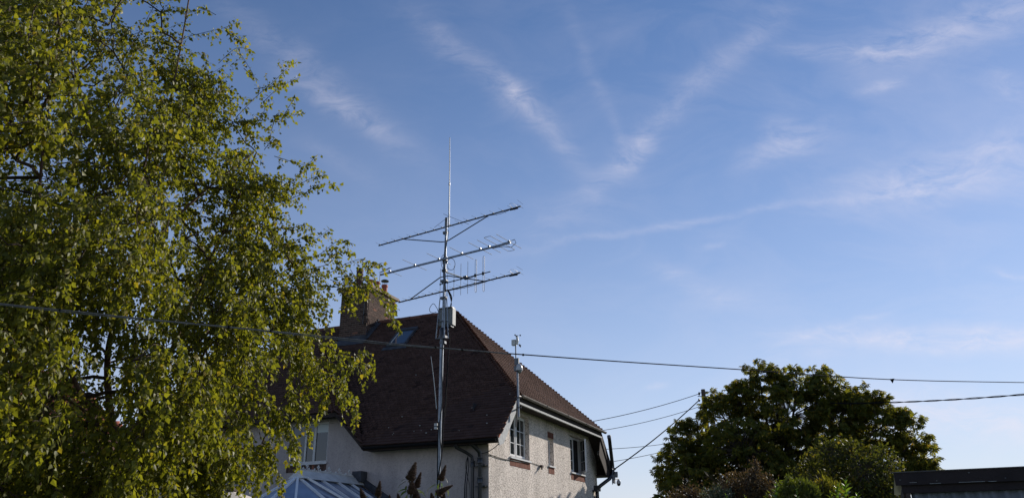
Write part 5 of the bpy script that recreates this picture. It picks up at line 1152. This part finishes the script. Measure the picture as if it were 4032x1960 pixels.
cb = [(2690, 1830, 105, 0), (2740, 1720, 80, 0), (2730, 1920, 130, -1), (2860, 1650, 110, .5), (2960, 1570, 95, 0), (2985, 1470, 62, 0), (3050, 1500, 60, .5), (3140, 1510, 75, 0), (3225, 1490, 60, .5), (3260, 1560, 80, 0), (3100, 1640, 150, 0), (2930, 1780, 150, -1.2), (2860, 1850, 150, 0),
      (3300, 1660, 110, 0), (3370, 1580, 72, .5), (3440, 1560, 38, .5), (3330, 1600, 80, 0), (3540, 1630, 45, 0), (3480, 1600, 45, .4), (3470, 1680, 95, 0), (3560, 1680, 62, 0), (3600, 1740, 50, 0), (3640, 1800, 46, 0), (3560, 1830, 80, .5), (3460, 1820, 130, 1), (3300, 1830, 170, .5), (3100, 1830, 190, 0), (3050, 1930, 180, 0), (3350, 1950, 170, 1), (2640, 1760, 42, 0), (2640, 1870, 62, 0), (2690, 1690, 50, .5), (2815, 1590, 50, 0), (2900, 1560, 62, 0), (3660, 1830, 35, 0), (3610, 1870, 60, .5), (2650, 1950, 60, 0)]
cbase = dist(3090, 1990, 32.5)
blob_tree('chestnut_tree', 'broad dark horse chestnut tree standing right of the house against the pale sky', cb, 32, cbase[:2], .30, 400, (.145, .225), 'chest', PALM, depth=1.1, own=300, shell=.40)
# leafy glossy shrub-tree in front of the chestnut's right half
sb_ = [(3200, 1800, 30, 0), (3320, 1760, 34, 0), (3420, 1790, 40, 0), (3260, 1780, 60, -.4), (3200, 1830, 46, .3), (3340, 1790, 70, 0), (3475, 1780, 36, .4), (3490, 1850, 55, 0), (3400, 1860, 80, -.5), (3290, 1870, 75, 0), (3520, 1920, 55, .3), (3460, 1930, 90, 0), (3220, 1910, 70, 0), (3400, 1960, 110, 0), (3300, 1980, 120, 0), (3140, 1870, 34, .3)]
blob_tree('small_leaved_tree', 'bushy small-leaved tree with glinting leaves in front of the chestnut, left of the shed', sb_, 19, dist(3330, 1990, 19)[:2], .10, 3000, (.05, .105), 'small', leaf_template(.30, .15, .4), dirmode='rand', seed=8, shell=.35, thick=.5)
# trees behind the birch near the neighbour
hb = [(330, 1800, 90, 0), (480, 1780, 90, 0), (620, 1830, 100, 0), (200, 1850, 100, 0), (400, 1900, 110, 0), (600, 1960, 110, 0), (80, 1800, 100, 0)]
blob_tree('yellow_green_bush', 'yellow-green bush glimpsed behind the birch trunk below the red roof', hb, 16, dist(430, 1990, 16)[:2], .08, 700, (.05, .08), 'golden', leaf_template(.32, .15, .4), dirmode='rand', seed=9, cat='bush', shell=.4, thick=.5)

# ------------------------------------------------------------------ foreground plants
def spike(parent, a, b, r, n=170, mat='spike'):
    """dried buddleia panicle: a fuzzy tapering cone of tiny seed heads"""
    a = np.array(a, float); b = np.array(b, float); d_ = b-a; ln = np.linalg.norm(d_); d_ /= ln; mb = MB(); x = np.cross(d_, (0.3, 1, 0.2)); x /= np.linalg.norm(x); y = np.cross(d_, x)
    bend = x*rnd.uniform(-.12, .12)*ln
    mb.tube([a+d_*ln*t+bend*t*t for t in (0, .3, .6, .85, 1)], [r*.5, r*.62, r*.5, r*.28, r*.08], 8)
    for k in range(n):
        t = (k+.5)/n; ph = k*2.4; rr = r*(.95-.75*t**1.3)*rnd.uniform(.8, 1.15); p = a+d_*ln*t+bend*t*t+(x*math.cos(ph)+y*math.sin(ph))*rr*.75
        q = rr*.42+.0012; o_ = (x*math.cos(ph)+y*math.sin(ph)); mb.add([p-o_*q+d_*q*.2, p+np.cross(o_, d_)*q*.7, p-np.cross(o_, d_)*q*.7, p+o_*q*1.1+d_*q*.9], [(0, 1, 3), (0, 3, 2), (1, 2, 3), (0, 2, 1)])
    return obj('flower_spike', mb, MT[mat], parent, fix=False)
def lance(parent, p, d_, ln, mat='bright', w=.16, curl=.25):
    T = np.array([(0, 0, 0), (-w, .3, .03), (w, .3, .03), (0, .35, -.02), (-w*.8, .62, -.02), (w*.8, .62, -.02), (0, .65, -.07), (0, 1, -curl)]); F = [(0, 3, 1), (0, 2, 3), (1, 3, 6, 4), (3, 2, 5, 6), (4, 6, 7), (6, 5, 7)]
    y = Vector(d_).normalized(); x = y.cross(Vector((0, 0, 1)))
    x = (x.normalized() if x.length > .05 else Vector((1, 0, 0))); x = (Matrix.Rotation(rnd.uniform(-.5, .5), 3, y) @ x); z2 = x.cross(y)
    ln = float(ln)
    me = mesh_of('leaf', [(Vector(p)+ln*(x*t[0]+y*t[1]+z2*t[2]))-Vector(WLOC[parent.name]) for t in T], F, MT[mat]); return place('leaf', me, parent)
def plant_base(x, y, D): p = dist(x, y, D); return (p[0], p[1], 0)
def buddleia(label, D, x0, spikes, lvs, group='buddleia shoots with dried flower spikes'):
    t = thing('buddleia', label, 'shrub', plant_base(x0, 1960, D), group); b0 = WLOC[t.name]; hubp = dist(x0, 1990, D)
    mb = MB(); mb.tube([b0, (b0*.5+hubp*.5)+np.array((.05, 0, 0)), hubp], [.02, .014, .009], 7)
    for (xa, ya, xb, yb, r, dd) in spikes:
        a, b = dist(xa, ya, D+dd), dist(xb, yb, D+dd); mb.tube(smooth_path([hubp, (hubp+a)/2+np.array((0, 0, .02)), a], 3), .005, 5); spike(t, a, b, r)
    obj('stem', mb, MT['twig'], t, smooth=True)
    for (xa, ya, xb, yb, m_) in lvs:
        a, b = dist(xa, ya, D), dist(xb, yb, D+rnd.uniform(-.06, .06)); lance(t, a, b-a, np.linalg.norm(b-a)*1.05, m_)
    for (xa, ya, xb, yb, r, dd) in spikes:
        for k in range(9):
            a = dist(xa+rnd.uniform(-8, 8), ya+rnd.uniform(2, 55), D+dd); v_ = rng.normal(size=3)*np.array((1, 1, .5)); lance(t, a, v_, rnd.uniform(.02, .05), ('greyleaf', 'bright', 'brown', 'golden')[k % 4], .2)
    return t
buddleia('buddleia shoot with the tallest fat brown flower spike, left of the mast foot', 6.8, 1618,
         [(1612, 1890, 1641, 1819, .045, 0), (1638, 1918, 1659, 1858, .030, .05), (1620, 1945, 1624, 1888, .040, -.03), (1572, 1975, 1568, 1940, .022, 0), (1640, 1965, 1632, 1915, .035, .02)],
         [(1602, 1892, 1560, 1912, 'greyleaf'), (1597, 1885, 1576, 1892, 'greyleaf'), (1605, 1925, 1566, 1928, 'bright'), (1603, 1930, 1574, 1946, 'bright'), (1640, 1925, 1680, 1945, 'greyleaf'), (1600, 1910, 1596, 1930, 'golden'), (1612, 1940, 1590, 1962, 'bright'), (1630, 1950, 1650, 1975, 'bright'), (1625, 1930, 1640, 1948, 'bright'), (1608, 1950, 1586, 1975, 'golden')])
buddleia('buddleia shoot with two crossed brown spikes right at the mast foot', 6.9, 1726,
         [(1733, 1890, 1760, 1831, .032, 0), (1720, 1945, 1780, 1905, .034, -.05), (1706, 1985, 1699, 1938, .030, .03), (1740, 1975, 1748, 1940, .030, 0)],
         [(1725, 1890, 1718, 1880, 'golden'), (1730, 1900, 1722, 1925, 'bright'), (1738, 1898, 1742, 1922, 'bright'), (1722, 1905, 1690, 1915, 'greyleaf'), (1762, 1925, 1768, 1950, 'greyleaf'), (1722, 1930, 1712, 1950, 'golden'), (1735, 1910, 1750, 1925, 'golden'), (1752, 1880, 1766, 1896, 'greyleaf'), (1690, 1915, 1676, 1945, 'greyleaf')])
buddleia('buddleia shoot with a lone slim spike in front of the conservatory flashing', 7.2, 1488,
         [(1486, 1955, 1501, 1892, .032, 0), (1535, 1990, 1537, 1945, .020, .1)], [(1480, 1955, 1462, 1966, 'greyleaf'), (1492, 1958, 1508, 1975, 'bright')])
buddleia('buddleia shoot with a small dark spike, leftmost, before the conservatory bars', 7.4, 1428,
         [(1433, 1968, 1420, 1919, .030, 0)], [(1430, 1960, 1448, 1972, 'bright'), (1436, 1958, 1452, 1948, 'cable' if False else 'greyleaf')])
# brown seedy bush with one tall spire
def bush(name, label, pts, D, nleaf, size, mat, tm, cat='bush', up=0.3, group=None, stem='twig', rag=.45):
    t = thing(name, label, cat, plant_base(pts[len(pts)//2][0], pts[len(pts)//2][1], D), group); P, Dd = [], []; sg = []; b0 = WLOC[t.name]
    tot = sum(p[2]**2 for p in pts)
    for (x, y, rp) in pts:
        c = dist(x, y, D); rm = rp/FPX*np.linalg.norm(c-CAM); n = int(nleaf*rp*rp/tot); v = rng.normal(size=(n, 3)); v /= np.linalg.norm(v, axis=1, keepdims=True)
        p = c+v*(rm*(.2+.8*rng.random(n)**.6)*(1+rag*rng.random(n)**4*1.8))[:, None]*np.array((1, 1, 1.15)); P.append(p); Dd.append(rng.normal(size=(n, 3))*.6+v*.6+np.array((0, 0, up)))
        for k in range(0, n, 12): sg.append(([c-np.array((0, 0, rm)), c+(p[k]-c)*.5, p[k]], [.004, .003, .0015]))
        sg.append(([b0, (b0+c)/2+np.array((.05, 0, 0)), c], [.012, .008, .004]))
    P = np.concatenate(P); Dd = np.concatenate(Dd); leaves('foliage', P, Dd, rng.uniform(size[0], size[1], len(P)), MT[mat], t, kind='stuff', tmpl=tm); seg_tubes('stems', sg, MT[stem], t, 4, kind='stuff'); return t
SM = leaf_template(.30, .12, .4); THIN = leaf_template(.10, .05, .4)
bush('brown_seeding_bush', 'brownish-red seeding bush with a tall leafy spire before the chestnut', [(2975, 1815, 12), (2976, 1835, 16), (2972, 1860, 18), (2975, 1885, 24), (2950, 1905, 45), (2890, 1920, 48), (3010, 1920, 45), (2850, 1950, 50), (2990, 1965, 60), (2920, 1975, 60)], 9, 5200, (.016, .034), 'brown', SM)
bush('brown_seeding_bush', 'low reddish-brown seeding bush at the bottom edge, left of the spired one', [(2720, 1955, 38), (2660, 1970, 34), (2770, 1965, 30)], 9, 1500, (.014, .030), 'brown', SM)
bush('grey_green_shrub', 'dull grey-green feathery shrub between the two brown bushes', [(2830, 1945, 22), (2800, 1965, 30), (2860, 1965, 30)], 8.8, 900, (.03, .05), 'greyleaf', THIN)
bush('golden_conifer', 'golden-green feathery conifer at the bottom edge right of the spired brown bush', [(3104, 1885, 8), (3108, 1905, 16), (3150, 1898, 9), (3156, 1915, 18), (3130, 1925, 20), (3090, 1935, 28), (3184, 1908, 9), (3186, 1930, 24), (3210, 1925, 9), (3206, 1950, 22), (3060, 1950, 16), (3075, 1930, 10), (3130, 1960, 34), (3180, 1975, 40), (3080, 1975, 34)], 8.5, 3600, (.022, .055), 'golden', THIN, up=1.0)
bush('dark_conifer', 'dark green feathery conifer between the golden one and the leafy shoots', [(3240, 1925, 30), (3270, 1950, 40), (3220, 1975, 35)], 8.8, 2600, (.03, .055), 'chest', THIN, up=.8)
# grassy arching sprays
for lab, pts_ in (('dry feathery spray leaning left above the brown bush', [(2850, 1935), (2830, 1905), (2800, 1880), (2785, 1872)]), ('dull feathery spray above the dark conifer', [(3240, 1925), (3220, 1895), (3190, 1878)])):
    t = thing('feathery_spray', lab, 'plant', plant_base(*pts_[0], 8.7)); S = smooth_path([WLOC[t.name]]+[dist(x, y, 8.7) for x, y in pts_], 4); sg = [(list(S), list(np.linspace(.005, .0015, len(S))))]
    for k in range(8, len(S)):
        for sgn in (-1, 1):
            d_ = S[k]-S[k-1]; d_ /= np.linalg.norm(d_); sdv = np.cross(d_, fwd)*sgn; q = S[k]+(d_*.7+sdv*.5)*.07; sg.append(([S[k], q], [.0022, .001]))
    seg_tubes('stem', sg, MT['brown'], t, 4)
# bright leafy shoots
def shoot(label, D, x, y0, y1, n, ln, mat='bright', group='bright leafy shoots'):
    t = thing('leafy_shoot', label, 'plant', plant_base(x, y0, D), group); a = dist(x, y0, D); b = dist(x+rnd.uniform(-4, 4), y1, D); mb = MB(); mb.tube(smooth_path([WLOC[t.name], a-np.array((0, 0, .25)), a, b], 3), .005, 6); obj('stem', mb, MT['bright'], t)
    for k in range(n):
        q = k/(n-1); p = a+(b-a)*q; az_k = k*2.4; l_ = ln*(1.1-.55*q); lance(t, p, (math.cos(az_k), math.sin(az_k), .55+.9*q), l_, mat, .17)
    return t
shoot('single bright green leafy shoot rising above the brown bush', 8.2, 3058, 1965, 1903, 10, .085)
shoot('tallest bright green leafy shoot beside the small-leaved tree', 8.2, 3330, 1970, 1890, 14, .11)
shoot('bright green leafy shoot just left of the tallest one', 8.2, 3296, 1975, 1912, 12, .09)
shoot('yellowish leafy shoot left of the pair of tall ones', 8.2, 3272, 1985, 1935, 9, .075, 'golden')
shoot('bright leafy shoot nearest the shed at the bottom edge', 8.2, 3380, 1985, 1945, 9, .08)
shoot('small bright leafy tip in front of the golden conifer', 8.1, 3140, 1985, 1925, 9, .055)
shoot('small yellow-green leafy tip in front of the spired brown bush', 8.1, 3020, 1985, 1945, 8, .06, 'golden')
shoot('small bright leafy tip at the bottom edge before the grey-green shrub', 8.1, 2862, 1990, 1948, 8, .055)
shoot('small yellow leafy tip at the bottom edge left of the spired bush', 8.1, 2935, 1990, 1952, 8, .05, 'golden')
print('objects', len(bpy.data.objects))
